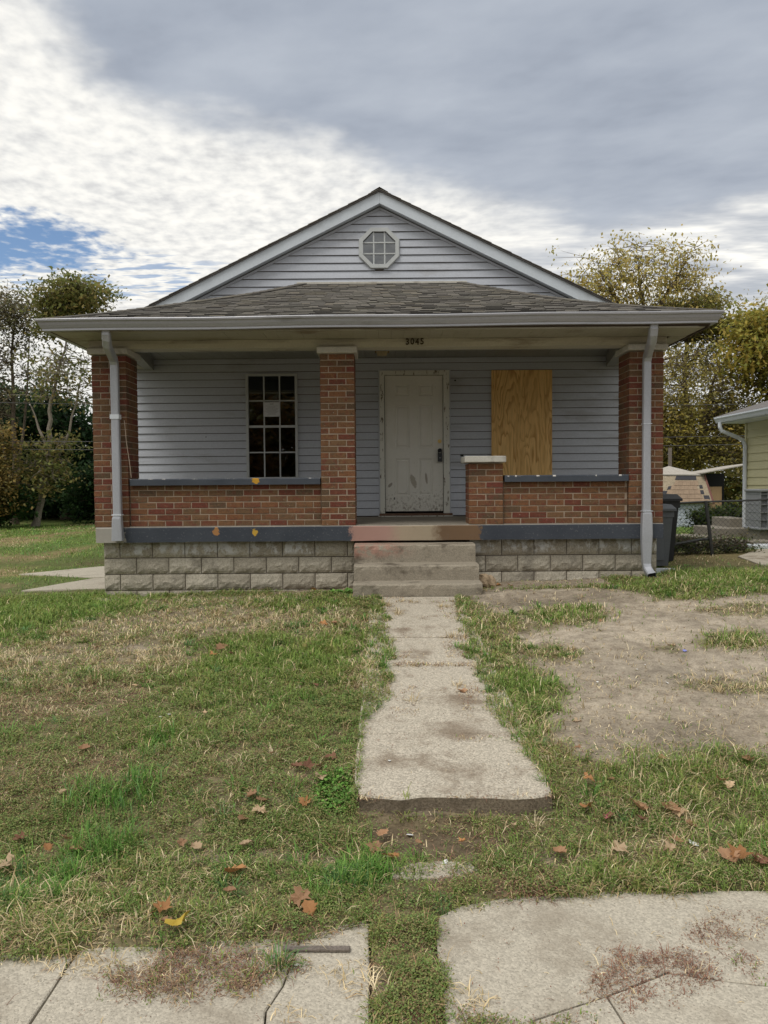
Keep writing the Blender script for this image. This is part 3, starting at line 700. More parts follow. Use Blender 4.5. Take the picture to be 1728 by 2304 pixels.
front = part(MB().box(WXL, -2.10, YW+.005, YW+.12, .45, 3.6).box(-1.31, -.055, YW+.005, YW+.12, .45, 3.6).box(1.012, WXR, YW+.005, YW+.12, .45, 3.6)
             .box(-2.10, -1.31, YW+.005, YW+.12, 3.052, 3.6).box(-2.10, -1.31, YW+.005, YW+.12, .45, 1.44).box(-.055, 1.012, YW+.005, YW+.12, 3.085, 3.6).box(-.055, 1.012, YW+.006, YW+.12, .45, .85), 'front_wall', 'fascia')
k = 0
while True:
    z0 = .862+k*SP; z1 = min(z0+SP*.999, 3.283)
    if z0 > 3.27: break
    cuts = sorted(set([z0, z1]+[q for o_ in ops for q in (o_[2], o_[3]) if z0 < q < z1]))
    for a, b in zip(cuts[:-1], cuts[1:]):
        if b-max(a, z0+.007) < .004: continue
        m_ = (a+b)/2; segs = [(WXL, WXR)]
        for (x0, x1, c0, c1) in ops:
            if c0 < m_ < c1: segs = [q for s_ in segs for q in ((s_[0], min(s_[1], x0)), (max(s_[0], x1), s_[1])) if q[1]-q[0] > .01]
        for s_ in segs: board(s_[0], s_[0], s_[1], s_[1], a, b, z0).obj('siding_board', 'siding', front)
    k += 1
part(MB().box(WXL-.05, WXL, YW-.02, YW+.1, .50, 3.28), 'corner_trim', 'siding'); part(MB().box(WXR, WXR+.05, YW-.02, YW+.1, .50, 3.28), 'corner_trim', 'siding')

# gable
AX, AZ, PT = -.03, 5.53, .4880      # inner apex and pitch of the rake
def gx(zz, side): return AX+side*(AZ-zz)/PT
OX, OZ, OR = -.042, 4.935, .305
def oct_half(zz):
    d = abs(zz-OZ); s_ = OR*math.tan(math.pi/8)
    return -1 if d > OR-.02 else ((OR if d < s_ else OR-(d-s_))-.02)
gb = MB(); gb.add([(gx(3.6, -1), YW+.006, 3.6), (gx(3.6, 1), YW+.006, 3.6), (AX, YW+.006, AZ+.1)], [(0, 1, 2)])
gable = part(gb, 'gable_wall', 'fascia')
k = 0
while True:
    z0 = 3.78+k*SP; z1 = min(z0+SP, AZ-.012)
    if z0 > AZ-.03: break
    xl0, xl1, xr0, xr1 = gx(z0, -1), gx(z1, -1), gx(z0, 1), gx(z1, 1)
    if z1-z0 < SP: xl1 = gx(z0+SP, -1); xr1 = gx(z0+SP, 1)
    h0, h1 = oct_half(z0), oct_half(z0+SP)
    if abs(z0+SP/2-OZ) < OR-.01:
        h0 = max(h0, .05); h1 = max(h1, .05)
        board(xl0, xl1, OX-h0, OX-h1, z0, z1, z0).obj('siding_board', 'siding', gable); board(OX+h0, OX+h1, xr0, xr1, z0, z1, z0).obj('siding_board', 'siding', gable)
    else: board(xl0, xl1, xr0, xr1, z0, z1, z0).obj('siding_board', 'siding', gable)
    k += 1
# rake boards, trim strip, main roof
def rake(side, za, zb, y0, y1, name, mat, xe=4.38):
    # band following the pitch between heights za..zb measured at the apex
    e = AX+side*xe; d = xe*PT
    q = [(AX+side*.001, y0, za), (e, y0, za-d), (e, y0, zb-d), (AX+side*.001, y0, zb)]
    q2 = [(p[0], y1, p[2]) for p in q]; mb = MB()
    idx = q+q2; mb.add(idx, [(0, 1, 2, 3) if side > 0 else (3, 2, 1, 0), (4, 7, 6, 5) if side > 0 else (5, 6, 7, 4), (0, 4, 5, 1), (3, 2, 6, 7), (1, 5, 6, 2), (0, 3, 7, 4)])
    bm = bmesh.new(); vs_ = [bm.verts.new(p) for p in mb.v]; [bm.faces.new([vs_[i] for i in f]) for f in mb.f]; bmesh.ops.recalc_face_normals(bm, faces=bm.faces)
    mb = MB(); bm.verts.index_update(); mb.add([v_.co[:] for v_ in bm.verts], [[v_.index for v_ in f.verts] for f in bm.faces]); bm.free()
    return part(mb, name, mat)
for s_ in (-1, 1):
    rake(s_, 5.565, 5.735, 11.70, 11.722, 'rake_board', 'rake_white')
    rake(s_, 5.569, 5.582, 11.723, 11.85, 'rake_soffit', 'rake_white')
    rake(s_, 5.515, 5.549, 11.820, 11.842, 'rake_trim', 'siding')
    rf = rake(s_, 5.737, 5.752, 11.668, 20.4, 'roof_slope', 'grey_roof', 4.42)
    st = MB(); n = 30
    for k in range(n):
        d0, d1 = .0+k*.15, .0+(k+1.15)*.15; xa, xb = AX+s_*d0, AX+s_*min(d1, 4.43); za, zb = 5.757-d0*PT, 5.757-min(d1, 4.43)*PT
        jy = rng.uniform(-.006, .004); q = [(xa, 11.655+jy, za), (xb, 11.655+jy, zb), (xb, 20.4, zb), (xa, 20.4, za)]
        st.hexa(q+[(xa, 11.655+jy, za+.008), (xb, 11.655+jy, zb+.016), (xb, 20.4, zb+.016), (xa, 20.4, za+.008)])
    st.obj('shingles', 'shingle', rf)['kind'] = 'stuff'
rc = MB()
for k in range(28): y0 = 11.65+k*.31; rc.add([(AX-.13, y0, 5.715), (AX, y0, 5.790), (AX+.13, y0, 5.715), (AX-.13, y0+.36, 5.705), (AX, y0+.36, 5.778), (AX+.13, y0+.36, 5.705)], [(0, 1, 4, 3), (1, 2, 5, 4)])
part(rc, 'ridge_cap', 'shingle')
# hidden sides and back of the house
part(MB().box(-4.03, -3.96, 11.97, 20, -.2, 3.66).box(3.86, 3.93, 11.97, 20, -.2, 3.66).box(-3.96, 3.86, 19.9, 20, -.2, 3.66).box(-3.4, 3.35, 11.98, 19.9, .8, .86), 'house_wall', 'siding')

gbk = MB(); gbk.add([(AX-4.2, 19.95, 3.6), (AX+4.2, 19.95, 3.6), (AX, 19.95, 5.7)], [(2, 1, 0)]); part(gbk, 'rear_gable', 'siding')

# ---- windows
def pane_box(x0, x1, z0, z1, yy): return MB().box(x0, x1, yy, yy+.004, z0, z1)
win = part(MB().box(-2.10, -2.062, YW-.045, YW+.06, 1.44, 3.052).box(-1.348, -1.31, YW-.045, YW+.06, 1.44, 3.052).box(-2.0615, -1.3485, YW-.043, YW+.06, 3.020, 3.052).box(-2.0615, -1.3485, YW-.05, YW+.06, 1.44, 1.476)
           .box(-2.0615, -1.3485, YW-.028, YW+.05, 2.232, 2.268), 'window', 'frame_white')
xs = [-2.0615, -1.826, -1.586, -1.3485]
for (za, zb, yy) in ((1.476, 2.232, YW-.012), (2.268, 3.020, YW+.004)):
    zm = (za+zb)/2
    for i in range(3):
        for (c0, c1) in ((za, zm), (zm, zb)): pane_box(xs[i]+.001, xs[i+1]-.001, c0+.001, c1-.001, yy).obj('pane', 'glass', win)
    MB().box(xs[1]-.010, xs[1]+.010, yy-.014, yy-.001, za, zb).obj('muntin', 'frame_white', win); MB().box(xs[2]-.010, xs[2]+.010, yy-.014, yy-.001, za, zb).obj('muntin', 'frame_white', win)
    MB().box(-2.0615, -1.3485, yy-.0155, yy-.0015, zm-.010, zm+.010).obj('muntin', 'frame_white', win)
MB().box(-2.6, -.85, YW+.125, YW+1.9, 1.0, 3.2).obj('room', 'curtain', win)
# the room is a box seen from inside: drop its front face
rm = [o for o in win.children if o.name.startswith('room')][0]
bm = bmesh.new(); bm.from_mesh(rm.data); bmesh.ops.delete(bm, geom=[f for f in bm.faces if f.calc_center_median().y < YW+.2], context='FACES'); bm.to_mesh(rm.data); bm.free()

s8 = math.tan(math.pi/8)
def octo(r): return [(OX+r*a, OZ+r*b) for a, b in ((-s8, -1), (s8, -1), (1, -s8), (1, s8), (s8, 1), (-s8, 1), (-1, s8), (-1, -s8))]
def octring(r0, r1, y0, y1, mb=None):
    mb = mb or MB(); a, b = octo(r0), octo(r1)
    for i in range(8):
        j = (i+1) % 8; q = [(*a[i], 0), (*a[j], 0), (*b[j], 0), (*b[i], 0)]
        mb.hexa([(p[0], y1, p[1]) for p in q]+[(p[0], y0, p[1]) for p in q])
    return mb
ow = part(octring(.245, .300, YW-.055, YW+.02, octring(.300, .3095, YW-.03, YW+.01)), 'octagonal_window', 'frame_white')
o8 = octo(.246); sx = .246*s8+.0
def clip_oct(x0, x1, z0, z1):
    poly = [(x0, z0), (x1, z0), (x1, z1), (x0, z1)]; lim = .246*(1+s8)
    for sx_, sz_ in ((1, 1), (1, -1), (-1, 1), (-1, -1)):
        out = []
        for i in range(len(poly)):
            p, q = poly[i], poly[(i+1) % len(poly)]
            dp = sx_*(p[0]-OX)+sz_*(p[1]-OZ)-lim; dq = sx_*(q[0]-OX)+sz_*(q[1]-OZ)-lim
            if dp <= 0: out.append(p)
            if dp*dq < 0: t = dp/(dp-dq); out.append((p[0]+(q[0]-p[0])*t, p[1]+(q[1]-p[1])*t))
        poly = out
    return poly
gr = [-.246, -.083, .083, .246]
for i in range(3):
    for j in range(3):
        po = clip_oct(OX+gr[i]+.001, OX+gr[i+1]-.001, OZ+gr[j]+.001, OZ+gr[j+1]-.001); n = len(po)
        MB().add([(p[0], YW-.012, p[1]) for p in po]+[(p[0], YW-.008, p[1]) for p in po], [tuple(range(n)), tuple(range(n, 2*n))[::-1]]+[(a, a+n, (a+1) % n+n, (a+1) % n) for a in range(n)]).obj('pane', 'glass', ow)
for q in (-.083, .083):
    MB().box(OX+q-.010, OX+q+.010, YW-.030, YW-.014, OZ-.244, OZ+.244).obj('muntin', 'frame_white', ow); MB().box(OX-.244, OX+.244, YW-.0315, YW-.0155, OZ+q-.010, OZ+q+.010).obj('muntin', 'frame_white', ow)

# ---- door
dr = part(MB().box(-.055, .018, YW-.050, YW+.05, .905, 3.085).box(.920, 1.012, YW-.050, YW+.05, .905, 3.085).box(.0185, .9195, YW-.048, YW+.05, 3.016, 3.085), 'door_frame', 'frame_paint')
MB().box(-.075, -.055, YW-.030, YW, .88, 3.10).box(1.012, 1.032, YW-.030, YW, .88, 3.10).box(-.0755, 1.0325, YW-.028, YW, 3.0855, 3.105).obj('frame_trim', 'siding', dr)
MB().box(-.07, 1.05, YW-.085, YW+.05, .868, .904).obj('threshold', 'threshold', dr); MB().box(-.09, 1.06, YW-.10, YW-.02, .8575, .8675).obj('sill', 'frame_paint', dr)
DY = YW-.004
def doormesh():
    mb = MB(); x0, x1, z0, z1 = .026, .912, .935, 3.010
    px = [(.175, .385), (.555, .765)]; pz = [(1.16, 1.73), (1.885, 2.555), (2.69, 2.875)]
    X = [x0, .178, .402, .538, .760, x1]; Z = [z0, 1.175, 1.745, 1.905, 2.560, 2.700, 2.878, z1]
    for i in range(5):
        for j in range(7):
            a, b, c, d = X[i], X[i+1], Z[j], Z[j+1]
            if i in (1, 3) and j in (1, 3, 5):
                # raised panel: groove, then field
                lv = [(0, 0), (.012, .012), (.026, .013), (.045, .001)]
                o = len(mb.v)
                for k_, (ins, dep) in enumerate(lv): mb.v += [(a+ins, DY+dep, c+ins), (b-ins, DY+dep, c+ins), (b-ins, DY+dep, d-ins), (a+ins, DY+dep, d-ins)]
                for k_ in range(3):
                    for q in range(4): r = (q+1) % 4; mb.f.append((o+4*k_+q, o+4*k_+r, o+4*k_+4+r, o+4*k_+4+q))
                mb.f.append((o+12, o+13, o+14, o+15))
            else: mb.add([(a, DY, c), (b, DY, c), (b, DY, d), (a, DY, d)], [(0, 1, 2, 3)])
    mb.box(x0, x1, DY+.02, DY+.05, z0, z1)
    return mb
part(MB().box(-.2, 1.15, YW+.13, YW+.15, .5, 3.3), 'light_leak_panel', 'dark')  # dark backing added behind the door to block light leaking past its frame
do = part(doormesh(), 'front_door', 'door_paint')
MB().tube([(.862, DY+.002, 2.005), (.862, DY-.014, 2.005)], [.030, .028], 16).tube([(.862, DY-.014, 2.005), (.862, DY-.022, 2.005)], [.016, .014], 12).obj('deadbolt', 'brass', do)
MB().tube([(.862, DY+.002, 1.865), (.862, DY-.012, 1.865), (.862, DY-.05, 1.865), (.862, DY-.075, 1.865)], [.032, .030, .016, .030], 14).obj('door_knob', 'dark', do)
MB().box(.158, .172, DY-.0015, DY+.003, 1.115, 1.15).obj('hole', 'dark', do)
lk = thing('key_lockbox', 'black lockbox hanging from the door knob of the white front door', 'lockbox', (.862, DY-.055, 1.72))
a_ = [(.862-.026*math.cos(t)-.862, -.0, .135+.03*math.sin(t)) for t in np.linspace(0, math.pi, 9)]
MB().tube([(-.026, 0, .09)]+a_+[(.026, 0, .09)], .0075, 6).obj('shackle', 'dark', lk)
MB().bevbox(-.035, .035, -.022, .022, -.03, .10, .008).obj('body', 'black_plastic', lk); MB().box(-.014, .014, -.0235, -.0215, .025, .033).obj('plate', 'frame_white', lk)

# ---- plywood, light, numbers, small holes in the siding
py_ = part(MB().bevbox(1.655, 2.582, YW-.040, YW-.022, 1.20, 3.078, .002), 'plywood_panel', 'plywood'); py_['label'] = 'bare plywood sheet screwed over the window'
li = part(MB().box(-.125, .105, 10.70, 10.92, 3.262, 3.283), 'ceiling_light', 'light_metal')
q0 = [(-.105, 10.72), (.085, 10.72), (.085, 10.90), (-.105, 10.90)]; q1 = [(-.075, 10.75), (.055, 10.75), (.055, 10.87), (-.075, 10.87)]
MB().hexa([(a, b, 3.15) for a, b in q1]+[(a, b, 3.262) for a, b in q0]).obj('lamp_shade', 'lamp_glass', li)
for a in (0, 1): MB().box(-.11, .09, 10.70+a*.205, 10.715+a*.205, 3.20, 3.262).obj('lamp_frame', 'light_metal', li)
nb = part(MB().box(.27, .272, 9.4915, 9.4925, 3.06, 3.062), 'house_number', 'digit')
for i, ch in enumerate('3045'):
    cu = bpy.data.curves.new('digit', 'FONT'); cu.body = ch; cu.size = .104; cu.extrude = .003; cu.offset = .0035; cu.align_x = 'CENTER'
    to = bpy.data.objects.new('digit_curve', cu); COL.objects.link(to)
    me = bpy.data.meshes.new_from_object(to.evaluated_get(bpy.context.evaluated_depsgraph_get())); bpy.data.objects.remove(to); me.materials.clear(); me.materials.append(MATS['digit'])
    d_ = inst('digit', me, nb, (.302+i*.0595, 9.452, 3.055+.003*(i % 2)), (math.pi/2, 0, 0)); d_.scale = (.9, 1, 1)
hl = [(1.105, 2.93, .018), (1.20, 1.79, .030), (-.16, 1.225, .016), (-2.72, 2.1, .01)]
for (a, b, r) in hl:
    po = [(a+r*rng.uniform(.6, 1.1)*math.cos(t), YW-.0165, b+r*rng.uniform(.5, 1)*math.sin(t)) for t in np.linspace(0, 2*math.pi, 9)[:-1]]
    MB().add(po+[(p[0], YW-.010, p[2]) for p in po], [tuple(range(8))[::-1]]+[(i, (i+1) % 8, 8+(i+1) % 8, 8+i) for i in range(8)]).obj('siding_hole', 'dark', front)

pn = thing('paper_notice', 'white printed sheet of paper taped inside the porch window grid', 'paper', (-1.706, YW-.033, 2.51))
MB().box(-.125, .125, -.0015, 0, -.11, .11).obj('sheet', 'paper', pn)
pm = MB(); pm.box(-.03, .03, -.0026, -.0016, .075, .088)
for i in range(10): w = rng.uniform(.05, .10); pm.box(-w, w, -.0026, -.0016, .05-.014*i, .054-.014*i)
pm.obj('print', 'print', pn)

# ---- concrete steps
ST = thing('concrete_steps', 'three worn concrete steps leading up to the brick porch', 'steps', (.37, 9.0, .1))
def step(x0, x1, y0, y1, z0, z1, s):
    r = random.Random(s); secs = []; n = 22
    for i in range(n+1):
        xx = x0+(x1-x0)*i/n; e = r.uniform(-.006, .005); f = r.uniform(-.006, .006); c = r.uniform(.008, .022)
        secs.append([(xx, y0+.012+f, z0), (xx, y0+f*.8-.004, z1-.055), (xx, y0+e, z1-c), (xx, y0+c+e, z1+e*.4), (xx, y1, z1+.004), (xx, y1, z0)])
    return MB().sweep(secs)
for (x0, x1, y0, y1, z0, z1, s) in ((-.359, 1.087, 9.15, 9.585, .05, .630, 1), (-.353, 1.092, 8.85, 9.16, .0, .418, 2), (-.355, 1.096, 8.57, 8.86, -.1, .238, 3)):
    o = step(x0-.37, x1-.37, y0-9, y1-9, z0-.1, z1-.1, s).obj('step', 'step_concrete', ST)

# ================================================================ GROUND, PAVING
# mapped patches of the yard: x, y, radius x, radius y, then shares of green, tan, weed, brown, height, density, soil paleness
PATCH=[(-3.89,8.71,1.23,1.32,0.95,0.05,0,0,0.075,1,0.1),(-3.76,7.5,0.62,0.41,0.9,0.1,0,0,0.06,1,0.1),(-1.92,7.76,1.55,0.58,0.12,0.78,0.1,0,0.045,0.6,0.6),
(-2.67,6.51,1.16,0.55,0.15,0.7,0.15,0,0.045,0.65,0.5),(-0.59,7.48,0.54,0.55,0.25,0.6,0.15,0,0.05,0.7,0.4),(-2.12,8.8,1.19,0.44,0.45,0.4,0.15,0,0.04,0.45,0.7),
(-0.95,8.29,0.55,0.34,0.8,0.2,0,0,0.06,0.9,0.2),(-0.75,9.5,0.52,0.36,0.1,0.2,0,0,0.02,0.1,0.8),(-2.19,6.79,0.3,0.19,0.1,0.3,0,0.1,0.03,0.15,0.75),
(-0.82,6.44,0.85,0.68,0.85,0.08,0.07,0,0.075,1,0.1),(-1.04,5.52,0.64,0.5,0.65,0.1,0.25,0,0.065,1,0.1),(-0.4,4.94,0.36,0.4,0.35,0.05,0.6,0,0.05,1,0.1),
(-1.3,4.98,0.51,0.41,0.5,0.1,0.4,0,0.05,1,0.1),(-0.15,6.13,0.16,0.61,0.25,0.6,0.1,0.05,0.05,0.7,0.4),(-2.3,5.28,0.72,0.45,0.04,0.3,0.2,0.46,0.035,0.85,0.3),
(-2.05,4.76,0.66,0.3,0.25,0.1,0.5,0.15,0.04,1,0.15),(-1.64,4.28,0.66,0.27,0.03,0.22,0.35,0.40,0.04,.9,0.25),(-0.87,4.32,0.52,0.27,0.12,0.2,0.5,0.18,0.04,1,0.2),
(-1.87,4,0.29,0.21,0.05,0.25,0.45,0.25,0.04,1,0.25),(-1.42,4.04,0.2,0.18,1,0,0,0,0.12,1.2,0.1),(-1.36,4.72,0.18,0.23,0.9,0.1,0,0,0.09,1,0.1),
(-1.62,3.7,0.43,0.19,0.2,0.05,0.75,0,0.045,1,0.1),(-0.86,3.66,0.42,0.18,0.25,0.1,0.65,0,0.045,1,0.1),(-1.29,3.56,0.13,0.14,1,0,0,0,0.1,1.1,0.1),
(-0.79,3.88,0.19,0.15,0.3,0.35,0.3,0.05,0.05,0.8,0.2),(-0.56,3.76,0.2,0.17,0.3,0.3,0.4,0,0.06,0.8,0.3),(-0.29,3.95,0.11,0.16,0,0,1,0,0.06,1.4,0.05),
(-0.24,3.68,0.18,0.17,0.2,0.1,0.7,0,0.06,1.1,0.1),(-0.38,4.08,0.17,0.12,0.1,0.4,0.2,0.3,0.04,0.6,0.4),(-0.75,3.43,0.23,0.05,0.1,0.4,0.2,0.1,0.03,0.35,0.7),
(-1.42,3.24,0.28,0.14,0.75,0.2,0.05,0,0.09,1,0.1),(-0.97,3.26,0.34,0.14,0.4,0.35,0.25,0,0.055,0.9,0.2),(-0.55,3.26,0.24,0.12,0.4,0.25,0.35,0,0.05,1,0.15),
(-0.19,3.27,0.22,0.15,0.95,0.05,0,0,0.085,1.1,0.1),(-0.39,3.43,0.17,0.07,0.15,0.6,0.2,0.05,0.05,0.7,0.4),(-1.25,2.98,0.46,0.16,0.25,0.6,0.15,0,0.06,1,0.25),
(-0.77,3,0.28,0.12,0.45,0.3,0.25,0,0.06,1,0.2),(-1.35,2.83,0.19,0.07,0.3,0.45,0.25,0,0.05,0.9,0.2),(-0.35,2.93,0.19,0.09,0.15,0.15,0.4,0.3,0.045,0.9,0.2),
(0.02,3,0.11,0.15,0.25,0.05,0.5,0.2,0.05,1,0.1),(0.25,3.60,0.40,0.17,0.04,0.15,0.1,0.35,0.03,0.22,0.05),(0.37,3.68,0.43,0.06,0.05,0.3,0.1,0.5,0.04,0.8,0),
(0.59,3.5,0.15,0.1,0.6,0.05,0.35,0,0.06,1,0.1),(0.2,3.34,0.19,0.05,0,0.03,0,0.02,0.02,0.03,0.9),(0.73,3.44,0.19,0.06,0.1,0.3,0.1,0.1,0.03,0.35,0.3),
(0.46,3.23,0.36,0.09,0.15,0.15,0.2,0.5,0.045,0.9,0.1),(0.32,3.18,0.12,0.07,0.4,0.05,0.5,0.05,0.06,1,0.1),(1.04,3.3,0.32,0.1,0.65,0.25,0.1,0,0.06,1,0.1),
(1.43,3.23,0.26,0.06,0.55,0.2,0.25,0,0.055,1,0.1),(1.47,4.06,0.59,0.18,0.65,0.3,0.05,0,0.08,1,0.15),(1.03,4.07,0.19,0.18,0.4,0.25,0.25,0.1,0.06,0.9,0.2),
(1.8,3.85,0.26,0.18,0.55,0.2,0.2,0.05,0.07,1,0.15),(0.93,3.66,0.25,0.19,0.3,0.2,0.4,0.1,0.05,1,0.2),(1.36,3.66,0.33,0.15,0.3,0.5,0.2,0,0.07,0.9,0.25),
(1.68,3.59,0.23,0.15,0.8,0.2,0,0,0.075,1,0.1),(1.37,3.48,0.23,0.06,0.2,0.4,0.1,0.1,0.04,0.5,0.2),(1.02,7.36,0.26,0.42,0.4,0.5,0.1,0,0.06,0.9,0.2),
(1,6.4,0.22,0.52,0.5,0.4,0.1,0,0.06,0.9,0.2),(1.04,5.59,0.26,0.4,0.85,0.15,0,0,0.08,1,0.1),(0.95,4.96,0.18,0.36,0.65,0.3,0.05,0,0.07,1,0.15),
(0.91,4.45,0.16,0.19,0.35,0.55,0.1,0,0.06,0.9,0.2),(1.77,7.52,0.44,0.39,0.6,0.4,0,0,0.07,0.9,0.2),(1.38,7.14,0.23,0.24,0.4,0.5,0.1,0,0.06,0.6,0.3),
(1.37,6.34,0.17,0.23,0.3,0.6,0.1,0,0.06,0.7,0.3),(3,6.54,0.28,0.21,0.6,0.4,0,0,0.075,0.9,0.2),(3.52,7.48,0.43,0.23,0.3,0.5,0.1,0,0.05,0.5,0.4),
(2.56,5.48,0.41,0.17,0.2,0.7,0.1,0,0.05,0.45,0.5),(2.35,6.38,0.11,0.1,0.3,0.5,0.2,0,0.04,0.5,0.4),(3.39,8.48,0.89,0.42,0.75,0.2,0.05,0,0.07,0.9,0.2),
(4.13,9.48,0.58,0.99,0.8,0.2,0,0,0.08,1,0.15),(0.93,7.72,0.18,0.28,0.4,0.5,0.1,0,0.06,0.7,0.3),(1.6,4.64,0.72,0.35,0.03,0.1,0,0.02,0.03,0.1,0.72),
(2.32,5.92,0.69,0.28,0.01,0.04,0,0,0.03,0.03,1),(2.19,6.98,1.05,0.38,0.01,0.03,0,0,0.02,0.03,1),(2.09,8.28,0.85,0.31,0.02,0.05,0,0,0.02,0.06,0.6),
(1.13,5.9,0.14,0.44,0.1,0.3,0,0,0.03,0.2,0.6),(-0.66,2.65,0.31,0.15,0.08,0.1,0.04,0.78,0.035,1.5,0.1),(-0.46,2.68,0.1,0.08,0.5,0.3,0,0.2,0.06,0.6,0.1),
(0.07,2.68,0.12,0.17,0.15,0.03,0.65,0.17,0.05,1.1,0.1),(0.05,2.48,0.12,0.11,0.2,0.05,0.5,0.25,0.05,1,0.1),(0.96,2.60,0.19,0.12,0,0.03,0,0.97,0.026,1.3,0.1),
(0.77,2.53,0.11,0.12,0,0.05,0,0.95,0.026,1.2,0.1),(1.24,2.82,0.11,0.09,0,0.08,0,0.92,0.026,0.9,0.1),(1.4,2.91,0.11,0.12,0,0.3,0,0.7,0.015,0.3,0.1),
(0.39,2.42,0.18,0.06,0.1,0.15,0.3,0.45,0.03,0.8,0.1),(1.29,2.58,0.05,0.1,0.1,0.1,0,0.8,0.02,0.6,0.1),(-1.01,2.7,0.2,0.07,0.02,0.95,0,0.03,0.05,0.35,0.5),
(-0.16,2.62,0.12,0.1,0.02,0.95,0,0.03,0.05,0.3,0.5),(-0.36,2.42,0.06,0.04,0,0.9,0,0.1,0.04,0.4,0.4),(0.29,2.58,0.06,0.04,0,0.95,0,0.05,0.04,0.4,0.4)]
LEAVES=[(-1.41,6.59,2.2,0),(-1.44,6.4,1.2,1),(-1.29,6.41,1.2,3),(-1.77,4.46,1.3,0),(-0.58,7.3,1.5,1),(-0.49,7.32,1.2,0),
(-0.38,7.24,1,2),(-0.24,6.43,1,4),(-0.68,6.53,0.8,0),(-1.83,5.56,0.8,4),(-0.62,4.92,0.7,2),(-0.59,4.76,0.9,4),
(-0.51,5.54,1,3),(-1.19,5,0.7,4),(0.55,5.39,1.7,0),(1.22,4.85,1,4),(0.82,5.57,1,0),(0.98,5.33,1.2,3),
(-0.31,4.28,1.4,3),(-0.49,4.18,1.3,3),(-0.43,4.15,1.3,3),(-0.37,4.18,1.2,0),(-0.35,4.05,1.4,4),(-0.69,3.89,1.2,0),
(-0.63,3.85,1.2,0),(-0.63,3.76,1.3,4),(-0.7,3.7,1.2,0),(-0.41,3.82,1.2,1),(-0.65,4.35,0.6,0),(-0.95,3.52,1,0),
(-0.87,3.48,1.2,4),(-0.65,3.49,1.1,4),(-1.42,3.46,1.3,0),(-1.56,3.48,0.9,1),(-1.72,3.55,1,3),(-1.5,3.55,0.9,0),
(-1.67,3.32,1.9,4),(-0.66,3.29,1.7,1),(-0.65,3.12,1,0),(-0.35,3.05,1.6,0),(-0.31,2.98,1.4,1),(-0.89,2.98,1.4,1),
(-0.84,2.89,1.2,0),(-0.8,2.88,1.8,5),(-1.68,3.94,1,4),(-0.02,3.58,1.3,0),(-0.05,3.45,1.5,0),(0.02,3.39,1.3,1),
(0.35,3.5,0.7,1),(0.15,3.49,0.7,0),(1.07,4.01,1.2,1),(1.19,4.02,0.9,0),(1.54,4.23,1,0),(1.1,4.35,0.8,0),
(2.01,4.2,1.7,0),(1.77,4,1.2,0),(1.79,3.95,1.1,4),(1,3.79,1.2,1),(1.26,3.79,1.8,0),(1.41,3.76,1.8,0),
(1.45,3.73,1.4,4),(1.09,3.71,1.1,6),(1.24,3.67,1,3),(0.78,3.42,1.4,0),(1.05,3.42,1.4,4),(1.46,3.63,1.2,0),
(1.35,3.51,1.2,0),(1.29,3.44,1.2,4),(1.52,3.37,2,0),(1.57,3.36,1.8,1),(1.64,3.34,1.9,3),(0.61,3.64,0.7,4),
(2.42,6.46,1.3,4),(2.86,8.98,1.5,1),(1.37,9.27,2.2,1),(1.52,9.22,1.8,0),(0.96,7.62,0.8,0),(1.89,7.5,1,1),
(2.06,7.27,1,0),(-0.85,9.18,1.5,1),(-3.03,7.29,1.2,0),(-2.54,6.74,1.6,4),(4.05,8.5,1.5,3),(-0.64,8.03,0.8,4),
(-1.34,8.19,0.8,4),(4.02,8.93,1,0)]
BITS= [(-1.44, 5.07, 0.03), (0.11, 3.61, 0.035), (-1.49, 5.03, 0.02), (2.46, 6.27, 0.03), (1.12, 4.97, 0.015), (2.04, 5.52, 0.02), (1.92, 5.82, 0.015), (1.43, 3.52, 0.04), (1.5, 6.73, 0.02), (-0.33, 2.7, 0.02), (0.26, 3.39, 0.03), (0.02, 4.22, 0.015), (2.02, 5.93, 0.012), (-0.96, 7.49, 0.02), (1.55, 5.58, 0.015), (0.83, 8.11, 0.03), (1.06, 7.99, 0.02)]
PA = np.array(PATCH); rs0 = np.random.RandomState(4)
